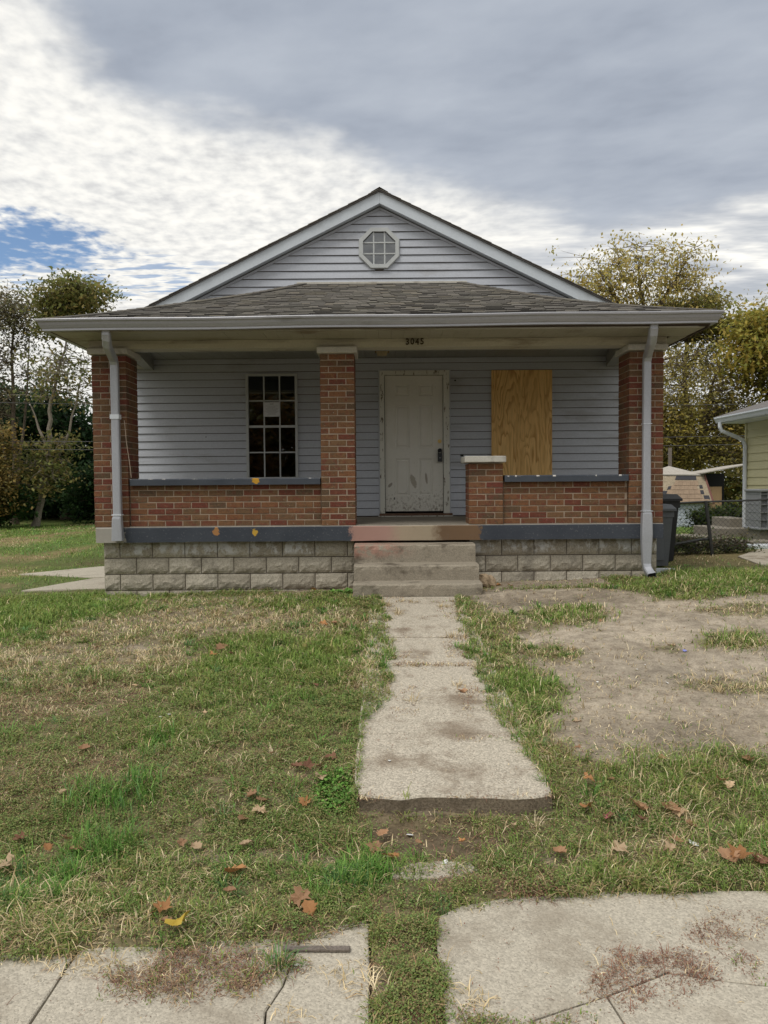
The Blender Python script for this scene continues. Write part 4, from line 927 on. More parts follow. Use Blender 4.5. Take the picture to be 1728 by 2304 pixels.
def veg(xx, yy, jit=0.0):
    # blend of the mapped patches: green, tan, weed, brown, height, density, soil paleness
    jit = jit*np.clip((yy-3.0)/.6, .15, 1)
    jx = rs0.normal(0, 1, len(xx))*jit; jy = rs0.normal(0, 1, len(xx))*jit*1.5
    wx = xx+jx+.18*(fbm(xx*3.1, yy*3.1, 21)-.5)+.14*(fbm(xx*11, yy*11, 22)-.5); wy = yy+jy+.26*(fbm(xx*2.7, yy*2.7, 23)-.5)+.16*(fbm(xx*10, yy*10, 24)-.5)
    lawn = np.array([.42, .2, .33, .05, .05, 1, .15]); dirt = np.array([.02, .05, 0, .02, .025, .09, .85]); none = np.array([0, .02, 0, .01, .02, .006, .3])
    far = np.array([.8, .12, .08, 0, .05, .8, .1])
    base = np.repeat(lawn[None, :], len(xx), 0)
    dz = (wx > np.interp(wy, [4.2, 4.6, 5.4, 6.5, 8.6], [.95, 1.1, 1.22, 1.1, .95])) & (wy > 4.36) & (wy < 8.9) & (xx < 5.2)
    base[dz] = dirt
    base[(yy > 8.95) & (xx > .9) & (xx < 2.7)] = dirt
    base[yy > 10] = far
    W = np.full(len(xx), .10); acc = base*.10
    for p in PA:
        d = np.sqrt(((wx-p[0])/p[2])**2+((wy-p[1])/p[3])**2); w = np.clip(1.3-d, 0, 1)**3*12.0
        W += w; acc += w[:, None]*p[4:][None, :]
    q = acc/W[:, None]
    sb = sback(xx); onslab = (yy < sb) & ~((xx > -.065) & (xx < .185))
    # only patches drawn on the paving count there
    ws = np.full(len(xx), .4); ac2 = none[None, :]*.4
    for p in PA[PA[:, 1] < 2.95]:
        d = np.sqrt(((wx-p[0])/p[2])**2+((wy-p[1])/p[3])**2); w = np.clip(1.25-d, 0, 1)**2*9; ws += w; ac2 = ac2+w[:, None]*p[4:][None, :]
    q[onslab] = (ac2/ws[:, None])[onslab]
    encl = np.interp(yy, [3.9, 4.6, 5.0, 5.5, 6.2, 7.0, 8.2, 8.6], [.02, .03, .09, .20, .22, .19, .17, .06])*(.35+1.3*fbm(yy*4, xx*0, 31)); encr = np.interp(yy, [3.9, 4.6, 5.3, 6.3, 7.5, 8.6], [.02, .12, .17, .17, .14, .08])*(.35+1.2*fbm(yy*4, xx*0+9, 33))
    onw = (xx > WX0+encl) & (xx < WX1-encr) & (yy > WY0-.01) & (yy < WY1+.6)
    q[onw] = np.array([0, .5, 0, .5, .012, .02, .3])
    joint = onw & (np.minimum((yy-WY0) % .745, .745-(yy-WY0) % .745) < .035)*(fbm(xx*4, yy*4, 44) > .40)
    q[joint] = np.array([.05, .45, .0, .5, .022, .75, .3])
    edge = onw & (fbm(xx*4, yy*3, 45) > .54) & ((xx < .22) | (xx > .5)) & (yy > 4.9); q[edge] = np.array([.02, .5, 0, .48, .016, .40, .3])
    st = (xx > -.37) & (xx < 1.1) & (yy > 8.55); q[st, 5] = 0
    q[(yy > 9.56) & (np.abs(xx) < 3.55)] = 0
    return q
def surf(xx, yy):
    zz = gz(xx, yy); sb = sback(xx)
    slab = (yy < 3.2) & ~((xx > -.065) & (xx < .185)); zz = np.where(slab, np.maximum(zz, -.37), zz)
    inw = (xx > WX0) & (xx < WX1) & (yy > WY0) & (yy < WY1); return np.where(inw, np.maximum(zz, walkz(yy)), zz)

# the ground, one sheet to the horizon, fine near the house
def spread(lo, hi, step, far, n):
    k = np.geomspace(step*2, far, n); return np.concatenate((lo-k[::-1], np.arange(lo, hi, step), hi+k))
GX = spread(-5.2, 5.2, .04, 500, 34); GY = spread(2.0, 9.9, .04, 600, 40); GY = GY[GY > -250]
xx, yy = np.meshgrid(GX, GY); xf, yf = xx.ravel(), yy.ravel()
q = veg(xf, yf); pale = np.array([.375, .325, .262]); dark = np.array([.12, .092, .062]); litter = np.array([.22, .18, .10]); gr_ = np.array([.13, .155, .055])
s_ = q[:, 6:7]; tint = dark*(1-s_)+pale*s_
fbx = fbm(xf*1.3, yf*1.3, 51)[:, None]; tint = tint*(.62+.76*fbm(xf*2.1, yf*2.6, 53)[:, None])
cv = np.clip(q[:, 5:6], 0, 1)*.6; lit = litter*(1-q[:, 0:1])+gr_*q[:, 0:1]; tint = tint*(1-cv)+lit*cv
fd = np.clip((yf-9.6)/3, 0, 1)[:, None]*1.0
fm = fbm(xf*.5, yf*.9, 61)[:, None]
fcol = np.where(fm > .56, np.array([[.22, .18, .09]]), np.array([[.11, .15, .045]]))*(.8+.4*fbx)
br = np.exp(-((yf-15.2)/.7)**2)*(xf < -4)*np.clip(fbm(xf*.7, yf*2, 71)*2-.5, 0, 1); fcol = fcol*(1-br[:, None])+np.array([[.11, .075, .05]])*br[:, None]
tint = tint*(1-fd)+fcol*fd
stq = (np.abs(xf) < 3.6) & (yf > 9.0) & (yf < 9.62); dust = np.array([[.26, .215, .16]]); tint[stq] = tint[stq]*.5+dust*.5
nx_, ny_ = len(GX), len(GY); ii = (np.arange(ny_-1)[:, None]*nx_+np.arange(nx_-1)[None, :]).ravel()
gob = npmesh('ground', np.stack((xf, yf, gz(xf, yf)), 1), np.stack((ii, ii+1, ii+nx_+1, ii+nx_), 1), tint, 'ground'); gob['kind'] = 'structure'
gob.data.polygons.foreach_set('use_smooth', [True]*len(gob.data.polygons))
tag(gob, 'yard ground of bare soil and trodden dirt sloping up to the house')

# front walk
WK = thing('walkway', 'cracked concrete walkway of worn slabs leading to the porch steps', 'walkway', (.35, 6.2, 0)); WK['kind'] = 'structure'
wy = [3.79, 4.62, 5.36, 6.10, 6.86, 7.62, 8.565]
rw = random.Random(5)
for a, b in zip(wy[:-1], wy[1:]):
    n = 9; j = lambda s=.006: rw.uniform(-s, s); dzz = rw.uniform(-.006, .006)
    fr = [(WX0+(WX1-WX0)*i/n+j(), a+.008+(j(.016) if a < 4 else j(.003))) for i in range(n+1)]; bk = [(WX1-(WX1-WX0)*i/n+j(), b-.004+j(.003)) for i in range(n+1)]
    if a < 4: fr[0] = (WX0+.03, a+.03); fr[-1] = (WX1-.02, a+.03)
    rt_ = [(WX1+j(.012), a+(b-a)*t) for t in (.25, .5, .75)]; lf = [(WX0+j(.012), b-(b-a)*t) for t in (.25, .5, .75)]
    o = MB().prism(fr+rt_+bk+lf, lambda p, r: walkz(r)-.14, lambda p, r: walkz(r)+dzz, .008).obj('slab', 'walk_concrete', WK); o.data.materials.append(MATS['walk_edge']); o.data.polygons.foreach_set('material_index', [1 if (p_.normal.z < .5) else 0 for p_ in o.data.polygons]); o.location = (-.35, -6.2, 0)
FR = MB().prism([(-3.62, 9.30), (-3.30, 9.24), (-2.98, 9.36), (-3.05, 9.50), (-3.55, 9.52)], -.3, -.015, .008).obj('paving_fragment', 'walk_concrete'); FR['kind'] = 'structure'; tag(FR, 'pale concrete fragment at the corner of the block foundation')
# public sidewalk
SW = thing('sidewalk', 'old concrete sidewalk with cracks and weeds along the lawn', 'sidewalk', (0, 2.4, -.4)); SW['kind'] = 'structure'
ZT = -.37
polys = [[(-2.72, 1.6), (-1.166, 1.6), (-1.158, 3.19), (-2.72, 3.19)], [(-1.154, 1.6), (-.60, 1.6), (-.395, 2.36), (-.405, 2.47), (-.365, 2.60), (-.30, 3.18), (-1.147, 3.19)],
         [(-.592, 1.6), (-.055, 1.6), (-.06, 2.4), (-.072, 2.95), (-.10, 3.1), (-.292, 3.18), (-.358, 2.60), (-.398, 2.47), (-.388, 2.36)],
         [(.185, 1.6), (.40, 1.6), (.462, 2.42), (.572, 2.468), (.742, 2.535), (.98, 2.655), (1.2, 2.60), (1.765, 2.5), (1.765, 3.19), (.9, 3.195), (.5, 3.15), (.30, 3.09), (.21, 3.02), (.188, 2.9)],
         [(.412, 1.6), (.768, 1.6), (.752, 2.40), (.735, 2.525), (.576, 2.459), (.472, 2.413)], [(.775, 1.6), (1.765, 1.6), (1.765, 2.492), (1.2, 2.592), (.985, 2.646), (.742, 2.527), (.759, 2.4)],
         [(1.777, 1.6), (3.3, 1.6), (3.3, 3.2), (1.777, 3.2)], [(-4.3, 1.6), (-2.732, 1.6), (-2.732, 3.19), (-4.3, 3.19)], [(3.312, 1.6), (4.9, 1.6), (4.9, 3.2), (3.312, 3.2)]]
for p in polys:
    # subdivide long edges so that the worn outline wanders
    P2 = []
    for i in range(len(p)):
        a, b = Vector(p[i]), Vector(p[(i+1) % len(p)]); n = max(1, int((b-a).length/.12))
        for k in range(n): c_ = a.lerp(b, k/n); P2.append((c_.x+(rw.uniform(-.003, .003) if k else 0), c_.y+(rw.uniform(-.003, .003) if k else 0)))
    tl = rw.uniform(-.002, .002)
    o = MB().prism(P2, ZT-.1, ZT+tl, .004).obj('slab', 'sidewalk_concrete', SW); o.location = (0, -2.4, .4)
# broken paving left of the house, remnant between walk and sidewalk
DW = thing('driveway', 'broken pale concrete paving beside the house wall', 'paving', (-5, 12, 0)); DW['kind'] = 'structure'
for p in [[(-5.0, 10.55), (-3.62, 10.45), (-3.62, 11.9), (-4.5, 11.9), (-4.75, 11.3)], [(-6.2, 13.0), (-4.6, 12.05), (-3.62, 12.0), (-3.62, 14.2), (-5.2, 14.0)]]:
    o = MB().prism(p, -.3, lambda a, b: gbase(a, b)+.02, .006).obj('slab', 'sidewalk_concrete', DW); o.location = (5, -12, 0)
RM = MB().prism([(.02, 3.27), (.13, 3.255), (.30, 3.275), (.40, 3.33), (.37, 3.40), (.22, 3.405), (.06, 3.385), (.01, 3.33)], -.45, -.338, .006).obj('paving_remnant', 'sidewalk_concrete'); RM['kind'] = 'structure'; tag(RM, 'flat concrete remnant sunk in the soil before the walkway end')
NP = MB().prism([(5.05, 10.3), (7.0, 10.4), (7.6, 12.6), (6.1, 12.5), (5.3, 11.5)], -.2, lambda a, b: gbase(a, b)+.025, .006).obj('gravel_path', 'walk_concrete'); NP['kind'] = 'structure'; tag(NP, 'pale gravelly path behind the chain-link fence')

# ---------------------------------------------------------------- grass, weeds, straw
rs = np.random.RandomState(11)
def sample(y0, y1, dens):
    n = int(dens*(.53*(y1*y1-y0*y0)+.8*(y1-y0))*1.0); yy = np.sqrt(rs.uniform(y0*y0, y1*y1, n)); xx = rs.uniform(-1, 1, n)*(.56*yy+.35); return xx, yy
XS, YS = [], []
for (a, b, d) in ((2.2, 3.4, 15000), (3.4, 4.6, 11000), (4.6, 6.4, 7000), (6.4, 9.9, 4200)):
    x_, y_ = sample(a, b, d); XS.append(x_); YS.append(y_)
n = 70000; y_ = rs.uniform(2.2, 9.9, n); x_ = (.56*y_+.35+rs.uniform(0, 2.3, n))*np.sign(rs.uniform(-1, 1, n)); XS.append(x_); YS.append(y_)
xx = np.concatenate(XS); yy = np.concatenate(YS); q = veg(xx, yy, .06)
clump = np.clip((.55*fbm(xx*6.5, yy*6.5, 81)+.45*fbm(xx*15, yy*15, 82)-.5)*2.1+.5, 0, 1.1); keep = rs.uniform(0, 1, len(xx)) < np.clip(q[:, 5], 0, 1.5)*(.16+1.25*clump)
xx, yy, q, clump = xx[keep], yy[keep], q[keep], clump[keep]
pr = q[:, :4]/np.maximum(q[:, :4].sum(1, keepdims=True), 1e-6); cs = pr.cumsum(1); ty = (rs.uniform(0, 1, len(xx))[:, None] > cs).sum(1).clip(0, 3)
zz = surf(xx, yy); far_ = np.interp(yy, [2.4, 4, 6, 9], [1, 1.1, 1.45, 2.0])*np.where(np.abs(xx) > .56*yy+.35, 1.5, 1.0)
def blades(m, wid, len_k, tilt, cols, name, label, curl=.6):
    x0, y0, z0 = xx[m], yy[m], zz[m]; n = len(x0); h = q[m, 4]*len_k*rs.uniform(.45, 1.25, n)*(.45+1.15*clump[m]); az = rs.uniform(0, 2*np.pi, n); tl = np.clip(rs.normal(tilt, .35, n), .02, 1.5)
    dx, dy = np.cos(az), np.sin(az); w = wid*rs.uniform(.6, 1.3, n)*far_[m]*.5; sxn, syn = -dy*w, dx*w
    B = np.stack((x0, y0, z0-.004), 1)
    def at(t, curlk):
        a = tl+curlk; return B+np.stack((dx*np.sin(a)*h*t, dy*np.sin(a)*h*t, np.maximum(np.cos(a)*h*t, -.2*h*t)+.003), 1)
    Mid = at(.55, 0); Tip = at(1.0, curl*.5); S = np.stack((sxn, syn, np.zeros(n)), 1)
    V = np.stack((B-S, B+S, Mid+S*.8, Mid-S*.8, Tip), 1).reshape(-1, 3); o = np.arange(n)*5
    cols = np.array(cols); hue = fbm(x0*4.3, y0*4.3, 85); c = 1.2*cols[np.clip((hue*1.6-.3)*len(cols)+rs.normal(0, 1.0, n), 0, len(cols)-1).astype(int)]*rs.uniform(.7, 1.35, n)[:, None]
    # yellowish tips are the blade's own colour
    c5 = np.repeat(c[:, None, :], 5, 1); c5[:, 4] = c5[:, 4]*np.array([1.25, 1.1, .9])
    return V, np.stack((o, o+1, o+2, o+3), 1), np.stack((o+3, o+2, o+4), 1), c5.reshape(-1, 3)
def emit(name, label, parts, mat):
    V, Q, T, C = [], [], [], []; off = 0
    for (v_, q_, t_, c_) in parts:
        V.append(v_); C.append(c_); Q.append(q_+off)
        if t_ is not None: T.append(t_+off)
        off += len(v_)
    o = npmesh(name, np.concatenate(V), np.concatenate(Q), np.concatenate(C), mat, None, np.concatenate(T) if T else None); tag(o, label, 'grass', kind='stuff'); return o
GRN = [(.15, .235, .05), (.19, .27, .065), (.125, .21, .045), (.20, .275, .07), (.24, .275, .08)]; LSH = [(.115, .245, .05), (.15, .29, .06), (.115, .22, .075)]
TAN = [(.52, .43, .27), (.44, .35, .20), (.60, .51, .34), (.38, .29, .16)]; BRN = [(.20, .105, .075), (.25, .135, .09), (.15, .085, .062), (.28, .20, .12)]
WED = [(.16, .225, .065), (.19, .24, .075), (.135, .20, .06), (.23, .235, .085), (.245, .19, .09)]
lush = q[:, 4] > .08
def tufts(n, cols, hh, kb, cond, wid=.005):
    y0 = np.sqrt(rs.uniform(2.6**2, 8.9**2, n)); x0 = rs.uniform(-1, 1, n)*(.54*y0+.3); qq = veg(x0, y0); ok = cond(qq, x0, y0); x0, y0 = x0[ok], y0[ok]; n = len(x0)
    X = np.repeat(x0, kb)+rs.normal(0, .018, n*kb); Y = np.repeat(y0, kb)+rs.normal(0, .018, n*kb); Z = surf(X, Y); m = n*kb; ax = X-np.repeat(x0, kb); ay = Y-np.repeat(y0, kb)
    az = np.arctan2(ay, ax)+rs.normal(0, .5, m); tl = np.clip(rs.normal(.75, .3, m), .1, 1.4); h = hh*rs.uniform(.5, 1.3, m)*np.repeat(rs.uniform(.6, 1.3, n), kb); dx, dy = np.cos(az), np.sin(az); w = wid*.5*np.interp(Y, [2.4, 4, 6, 9], [1, 1.1, 1.4, 1.9])
    B = np.stack((X, Y, Z-.004), 1); S = np.stack((-dy*w, dx*w, 0*w), 1)
    at = lambda t, k: B+np.stack((dx*np.sin(tl+k)*h*t, dy*np.sin(tl+k)*h*t, np.cos(tl+k)*h*t+.004), 1)
    M_, T_ = at(.55, 0), at(1, .35); V = np.stack((B-S, B+S, M_+S*.85, M_-S*.85, T_), 1).reshape(-1, 3); o = np.arange(m)*5
    cc = np.array(cols); c = np.repeat(cc[rs.randint(0, len(cc), n)], kb, 0)*rs.uniform(.75, 1.3, m)[:, None]
    return V, np.stack((o, o+1, o+2, o+3), 1), np.stack((o+3, o+2, o+4), 1), np.repeat(c, 5, 0)
parts = [blades((ty == 0) & ~lush, .0046, 1.0, .55, GRN, '', ''), blades((ty == 0) & lush, .0048, 1.0, .40, LSH, '', ''),
         tufts(900, LSH+GRN, .075, 26, lambda qq, a, b: (qq[:, 5] > .5) & (qq[:, 0] > .2)), tufts(300, LSH, .06, 20, lambda qq, a, b: (qq[:, 5] > .5) & (qq[:, 2] > .3))]
emit('grass', 'green grass blades growing over the front lawn', parts, 'blade')
mt = ty == 1
emit('dry_grass', 'dry straw-coloured grass mixed through the lawn', [blades(mt, .0042, 1.35, 1.05, TAN, '', ''), tufts(700, TAN, .085, 16, lambda qq, a, b: (qq[:, 5] > .35) & (qq[:, 1] > .18), .0042), tufts(650, TAN, .07, 5, lambda qq, a, b: (a > 1.0) & (b > 4.3) & (qq[:, 5] < .2) | (qq[:, 5] > .5), .0035)], 'dead')
def leaflets(m, k, spread_, size, cols):
    x0 = np.repeat(xx[m], k); y0 = np.repeat(yy[m], k); z0 = np.repeat(zz[m], k); h = np.repeat(q[m, 4], k); fr = np.repeat(far_[m], k); n = len(x0)
    x0 = x0+rs.normal(0, spread_, n); y0 = y0+rs.normal(0, spread_, n); zc = z0+h*rs.uniform(.1, .75, n)*(.5+np.repeat(clump[m], k))
    s = size*rs.uniform(.6, 1.4, n)*fr; az = rs.uniform(0, 2*np.pi, n); el = rs.uniform(-.35, .8, n)
    d = np.stack((np.cos(az)*np.cos(el), np.sin(az)*np.cos(el), np.sin(el)), 1); sd_ = np.stack((-np.sin(az), np.cos(az), rs.uniform(-.4, .4, n)), 1)*.36
    C = np.stack((x0, y0, zc), 1); V = np.stack((C, C+(d*.5+sd_)*s[:, None], C+d*s[:, None], C+(d*.5-sd_)*s[:, None]), 1).reshape(-1, 3); o = np.arange(n)*4
    cols = np.array(cols); base = 1.15*cols[np.repeat(rs.randint(0, len(cols), m.sum()), k)]*rs.uniform(.7, 1.35, n)[:, None]
    return V, np.stack((o, o+1, o+2, o+3), 1), None, np.repeat(base, 4, 0)
WB = blades((ty == 2) & (rs.uniform(0, 1, len(xx)) < .5), .0022, .9, 1.0, WED+TAN[:2], '', '')
cl_m = (((xx+.27)/.10)**2+((yy-3.95)/.17)**2 < 1) | (((xx+.50)/.13)**2+((yy-9.1)/.16)**2 < 1)
emit('clover', 'bright green broad-leaved weed patches hugging the walkway edge', [leaflets(cl_m & (rs.uniform(0, 1, len(xx)) < .6), 6, .018, .019, [(.13, .27, .05), (.16, .31, .06), (.11, .22, .05)])], 'blade')
emit('weeds', 'low green small-leaved weeds creeping through the lawn', [leaflets(ty == 2, 8, .015, .0085, WED), leaflets((ty == 0) & (rs.uniform(0, 1, len(xx)) < .22), 3, .015, .007, GRN), WB], 'blade')
emit('brown_weeds', 'reddish brown withered weeds matted on soil and paving', [blades(ty == 3, .0026, 1.9, 1.35, BRN, '', ''), leaflets(ty == 3, 2, .018, .0058, BRN)], 'dead')
# short turf on the farther lawns
n = 110000; yf = np.sqrt(rs.uniform(9.6**2, 27**2, n)); xf = rs.uniform(-1, 1, n)*(.56*yf+2.2); kp = ((xf < -3.6) | (xf > 3.5)) & ~((xf < -3.6) & (xf > -6.2) & (yf > 10.4) & (yf < 14.1) & (xf > np.interp(yf, [10.5, 11.9, 13, 14.2], [-4.9, -4.5, -6.1, -5.1]))) & ~((xf > 5.1) & (xf < 7.6) & (yf > 10.3) & (yf < 12.5)) & (xf < 7.4+(yf > 17)*99)
kp &= ~((np.abs(yf-15.2) < .8) & (rs.uniform(0, 1, n) < .7) & (xf < -4))
xx, yy = xf[kp], yf[kp]; zz = gz(xx, yy); n = len(xx); clump = fbm(xx*3, yy*3, 91); q = np.zeros((n, 7)); q[:, 4] = .055; far_ = yy/4.5; al = np.ones(n, bool)
fm = fbm(xx*.5, yy*.9, 61) > .56
tn = fm & (rs.uniform(0, 1, n) < .75)
emit('grass', 'short grass on the neighbouring lawns beyond the house', [blades(~tn, .0034, 1.2, .7, GRN+LSH, '', ''), blades(tn, .0034, .9, .9, TAN+[(.2, .18, .08)], '', '')], 'blade')

# ---------------------------------------------------------------- fallen leaves, litter, stick, stone
def leaf_mesh(seed):
    r = random.Random(seed); n = 20; V = [(0, 0, 0)]; lob = 5
    cx_, cy_ = r.uniform(-9, 9), r.uniform(6, 16); tw = r.uniform(-6, 6)
    for i in range(n):
        th = -math.pi/2+2*math.pi*(i+.5)/n; ph = (th+math.pi/2)/(2*math.pi)
        rad = .045*(.62+.38*abs(math.cos(2.5*(th-math.pi/2))))*(1+.18*((-1)**i))*r.uniform(.9, 1.1)
        if ph < .05 or ph > .95: rad *= .55
        V.append((rad*math.cos(th), rad*math.sin(th), 0))
    out = []
    for (a, b, c) in V: out.append((a, b, cx_*a*a+cy_*b*b+tw*a*b+.012*math.sin(a*90+seed)*math.cos(b*70)+.004))
    fs = [(0, 1+i, 1+(i+1) % n) for i in range(n)]; o = len(out)
    st = [(0, -.03, .004), (.0015, -.03, .004), (.004, -.072, .012), (.002, -.072, .012)]
    return MB().add(out, fs).add(st, [(0, 3, 2, 1)]).mesh('fallen_leaf', None, False)
def leaf_mesh_folded(seed):
    r = random.Random(seed); n = 14; V = []; fold = r.uniform(.5, 1.1)
    prof = [(.0, .0), (.012, .016), (.022, .010), (.034, .024), (.046, .016), (.062, .018), (.076, .006), (.088, 0)]
    mid = [(0, a-.044, .006+.02*math.sin(a*30+seed)) for a, b in prof]; lft = [(-b*math.cos(fold)*1.7, a-.044+r.uniform(-.004, .004), .006+.02*math.sin(a*30+seed)+b*math.sin(fold)*1.6) for a, b in prof]; rgt = [(b*1.9, a-.044+r.uniform(-.004, .004), .004+b*.25) for a, b in prof]
    k = len(prof); fs = [(i, i+1, k+i+1, k+i) for i in range(k-1)]+[(i, 2*k+i, 2*k+i+1, i+1) for i in range(k-1)]
    return MB().add(mid+lft+rgt, fs).mesh('fallen_leaf', None, False)
LM = {}
for kx in range(7):
    for v_ in range(5):
        me = leaf_mesh(v_+3) if v_ < 3 else leaf_mesh_folded(v_); me.materials.append(MATS[DL[kx]]); LM[kx, v_] = me
LC = ['brown', 'orange brown', 'tan', 'dark brown', 'pale tan', 'yellow', 'pinkish red']
def ztop(a, b): return float(surf(np.array([a]), np.array([b]))[0])
for i, (a, b, s, kx) in enumerate(LEAVES):
    if 3.9 < b < 8.5 and WX0 < a < WX1: where, gg = 'lying on the concrete walkway', 'fallen leaves on the walkway'
    elif a > .95 and b > 4.4: where, gg = 'lying on the worn dirt yard beside the walkway', 'fallen leaves on the dirt yard'
    elif a > .86 or (a > -.2 and b < 3.9): where, gg = 'lying in the weedy grass along the sidewalk', 'fallen leaves by the sidewalk'
    else: where, gg = 'lying on the lawn beside the walkway', 'fallen leaves on the lawn'
    vv = (3, 0, 4, 3, 1, 4, 2)[i % 7]; shp = 'flat lobed' if vv < 3 else 'folded'; szw = 'large ' if s >= 1.6 else ('small ' if s <= 1.0 else '')
    o = inst('fallen_leaf', LM[kx, vv], None, (a, b, ztop(a, b)+(.045 if 'concrete' not in where and 'dirt' not in where else .004)), (rw.uniform(-.35, .35), rw.uniform(-.35, .35), rw.uniform(0, 6.28)), (s*.64,)*3)
    tag(o, '%s%s %s fallen leaf %s' % (szw, shp, LC[kx], where), 'leaf', gg)
for i, (a, b, s) in enumerate(BITS):
    r = random.Random(i); pts = [(s*r.uniform(.5, 1)*math.cos(t), s*r.uniform(.3, .8)*math.sin(t), r.uniform(.0, .5)*s) for t in np.linspace(0, 6.28, 7)[:-1]]
    me = MB().add([(0, 0, s*.35)]+pts, [(0, 1+k, 1+(k+1) % 6) for k in range(6)]).mesh('litter_scrap', 'bit_blue' if i == 3 else 'bit_white')
    wh = 'on the concrete walkway' if (WX0 < a < WX1 and 3.9 < b < 8.5) else ('on the bare dirt beside the walkway' if a > .95 and b > 4.4 else ('near the sidewalk edge' if b < 3.7 else 'on the lawn'))
    lab = 'small crumpled blue plastic scrap on the bare dirt' if i == 3 else 'small white scrap of litter lying %s' % wh
    tag(inst('litter_scrap', me, None, (a, b, ztop(a, b)+.004), (0, 0, r.uniform(0, 6))), lab, 'litter', None if i == 3 else 'scraps of litter '+wh)
sk = MB().bevbox(-.125, .125, -.012, .012, 0, .013, .003).obj('weathered_stick', 'old_wood'); sk.location = (-.262, 2.79, -.366); sk.rotation_euler = (0, 0, -.02); tag(sk, 'short weathered flat grey stick of wood lying across the sidewalk', 'stick')
bm = bmesh.new(); bmesh.ops.create_icosphere(bm, subdivisions=3, radius=1)
for v_ in bm.verts:
    c_ = v_.co; k = 1+.16*math.sin(c_.x*3+1)*math.cos(c_.y*4)+.10*math.sin(c_.z*6+c_.x*5); v_.co = Vector((c_.x*.125*k, c_.y*.11*k, max(c_.z*.095*k+(.02 if c_.x < 0 else -.012), -.06)))
me = bpy.data.meshes.new('stone'); bm.to_mesh(me); bm.free(); me.materials.append(MATS['rock'])
tag(inst('stone', me, None, (1.215, 9.12, gz1(1.215, 9.12)+.055), (0, .15, .3)), 'rounded brown stone beside the bottom concrete step', 'stone')

# ================================================================ BINS, FENCE, NEIGHBOURS
def wheelie(name, label, x0, x1, y0, y1, zb, zt, mat, lid):
    T = thing(name, label, 'trash bin', ((x0+x1)/2, (y0+y1)/2, zb), 'wheeled trash bins'); w, d, h = (x1-x0)/2, (y1-y0)/2, zt-zb
    b0 = [(-w*.78, -d*.75), (w*.78, -d*.75), (w*.78, d*.75), (-w*.78, d*.75)]; b1 = [(-w*.95, -d*.95), (w*.95, -d*.95), (w*.95, d*.95), (-w*.95, d*.95)]
    secs = [[(a, b, .02) for a, b in b0], [(a, b, h*.80) for a, b in b1], [(a*1.06, b*1.06, h*.80) for a, b in b1], [(a*1.06, b*1.06, h*.90) for a, b in b1]]
    MB().sweep([list(reversed(s)) for s in secs]).obj('body', mat, T)
    MB().box(-w*.5, w*.5, -d*.86, -d*.80, .1, h*.70).obj('front_panel', mat, T)
    l0 = [(-w*1.08, -d*1.15), (w*1.08, -d*1.15), (w*1.08, d*1.05), (-w*1.08, d*1.05)]
    MB().sweep([list(reversed([(a, b, zz_) for a, b in l0])) for zz_ in (h*.90, h*.935)]+[list(reversed([(a*.82, b*.8, h*1.0) for a, b in l0]))]).obj('lid', lid, T)
    for sx_ in (-1, 1): MB().tube([(sx_*w*.8, d*.85, .1), (sx_*w*.98, d*.85, .1)], .1, 12).obj('wheel', 'black_plastic', T)
    MB().tube([(-w*.7, d*1.12, h*.87), (w*.7, d*1.12, h*.87)], .015, 6).obj('handle', lid, T)
zb = gz1(3.8, 10.9)
wheelie('trash_bin', 'grey wheeled trash bin tucked behind the brick porch column', 3.50, 3.98, 10.55, 11.1, zb, zb+.87, 'bin_grey', 'bin_grey')
wheelie('trash_bin', 'taller dark trash bin with black lid behind the grey bin', 3.72, 4.29, 11.15, 11.72, zb, zb+1.0, 'black_plastic', 'black_plastic')
tag(MB().sweep([[(x_, y_, z_) for y_, z_ in ((-.05, 0), (.05, 0), (.05, .05), (-.05, .05))] for x_ in (-.16, 0, .14)]).obj('splash_block', 'white_metal'), 'white gutter scrap lying by the grey trash bin', 'gutter scrap').location = (3.62, 9.95, gz1(3.62, 9.95)+.005)

FN = thing('chain_link_fence', 'leaning chain-link fence with dark posts and top rail', 'fence', (5.0, 11.9, .15))
def fz(a): return 1.0+.052*(a-4.3)
for a in (3.75, 5.03, 7.0):
    le = .085 if a == 5.03 else .02
    MB().tube([(a-5.0+le, 0, gz1(a, 11.9)-.35), (a-5.0-.06*(a == 5.03), -.02, fz(a)-.15+.02)], .028 if a == 5.03 else .022, 8).obj('post', 'fence_metal', FN)
MB().tube([(a-5.0, 0, fz(a)-.15+.012*math.sin(a*3)) for a in np.linspace(3.55, 7.1, 14)], .017, 6).obj('top_rail', 'fence_metal', FN)
MB().tube([(a-5.0, .02, gz1(a, 11.9)-.15+.22+.04*math.sin(a*4)) for a in np.linspace(4.2, 5.05, 8)], .022, 6).obj('bottom_rail', 'fence_metal', FN)
cm = MB(); c_ = 3.0
while c_ < 7.6:
    for sg in (-1, 1):
        pts = []
        for zz_ in np.linspace(.22, 1.0, 5):
            a = c_+sg*(zz_-.6)
            if 3.6 < a < 7.05: pts.append((a-5.0, .004*sg, zz_*1.0+(fz(a)-1.0)-.15))
        if len(pts) > 1: cm.tube(pts, .0022, 3, False)
    c_ += .075
cm.obj('wire_mesh', 'fence_metal', FN)['kind'] = 'stuff'

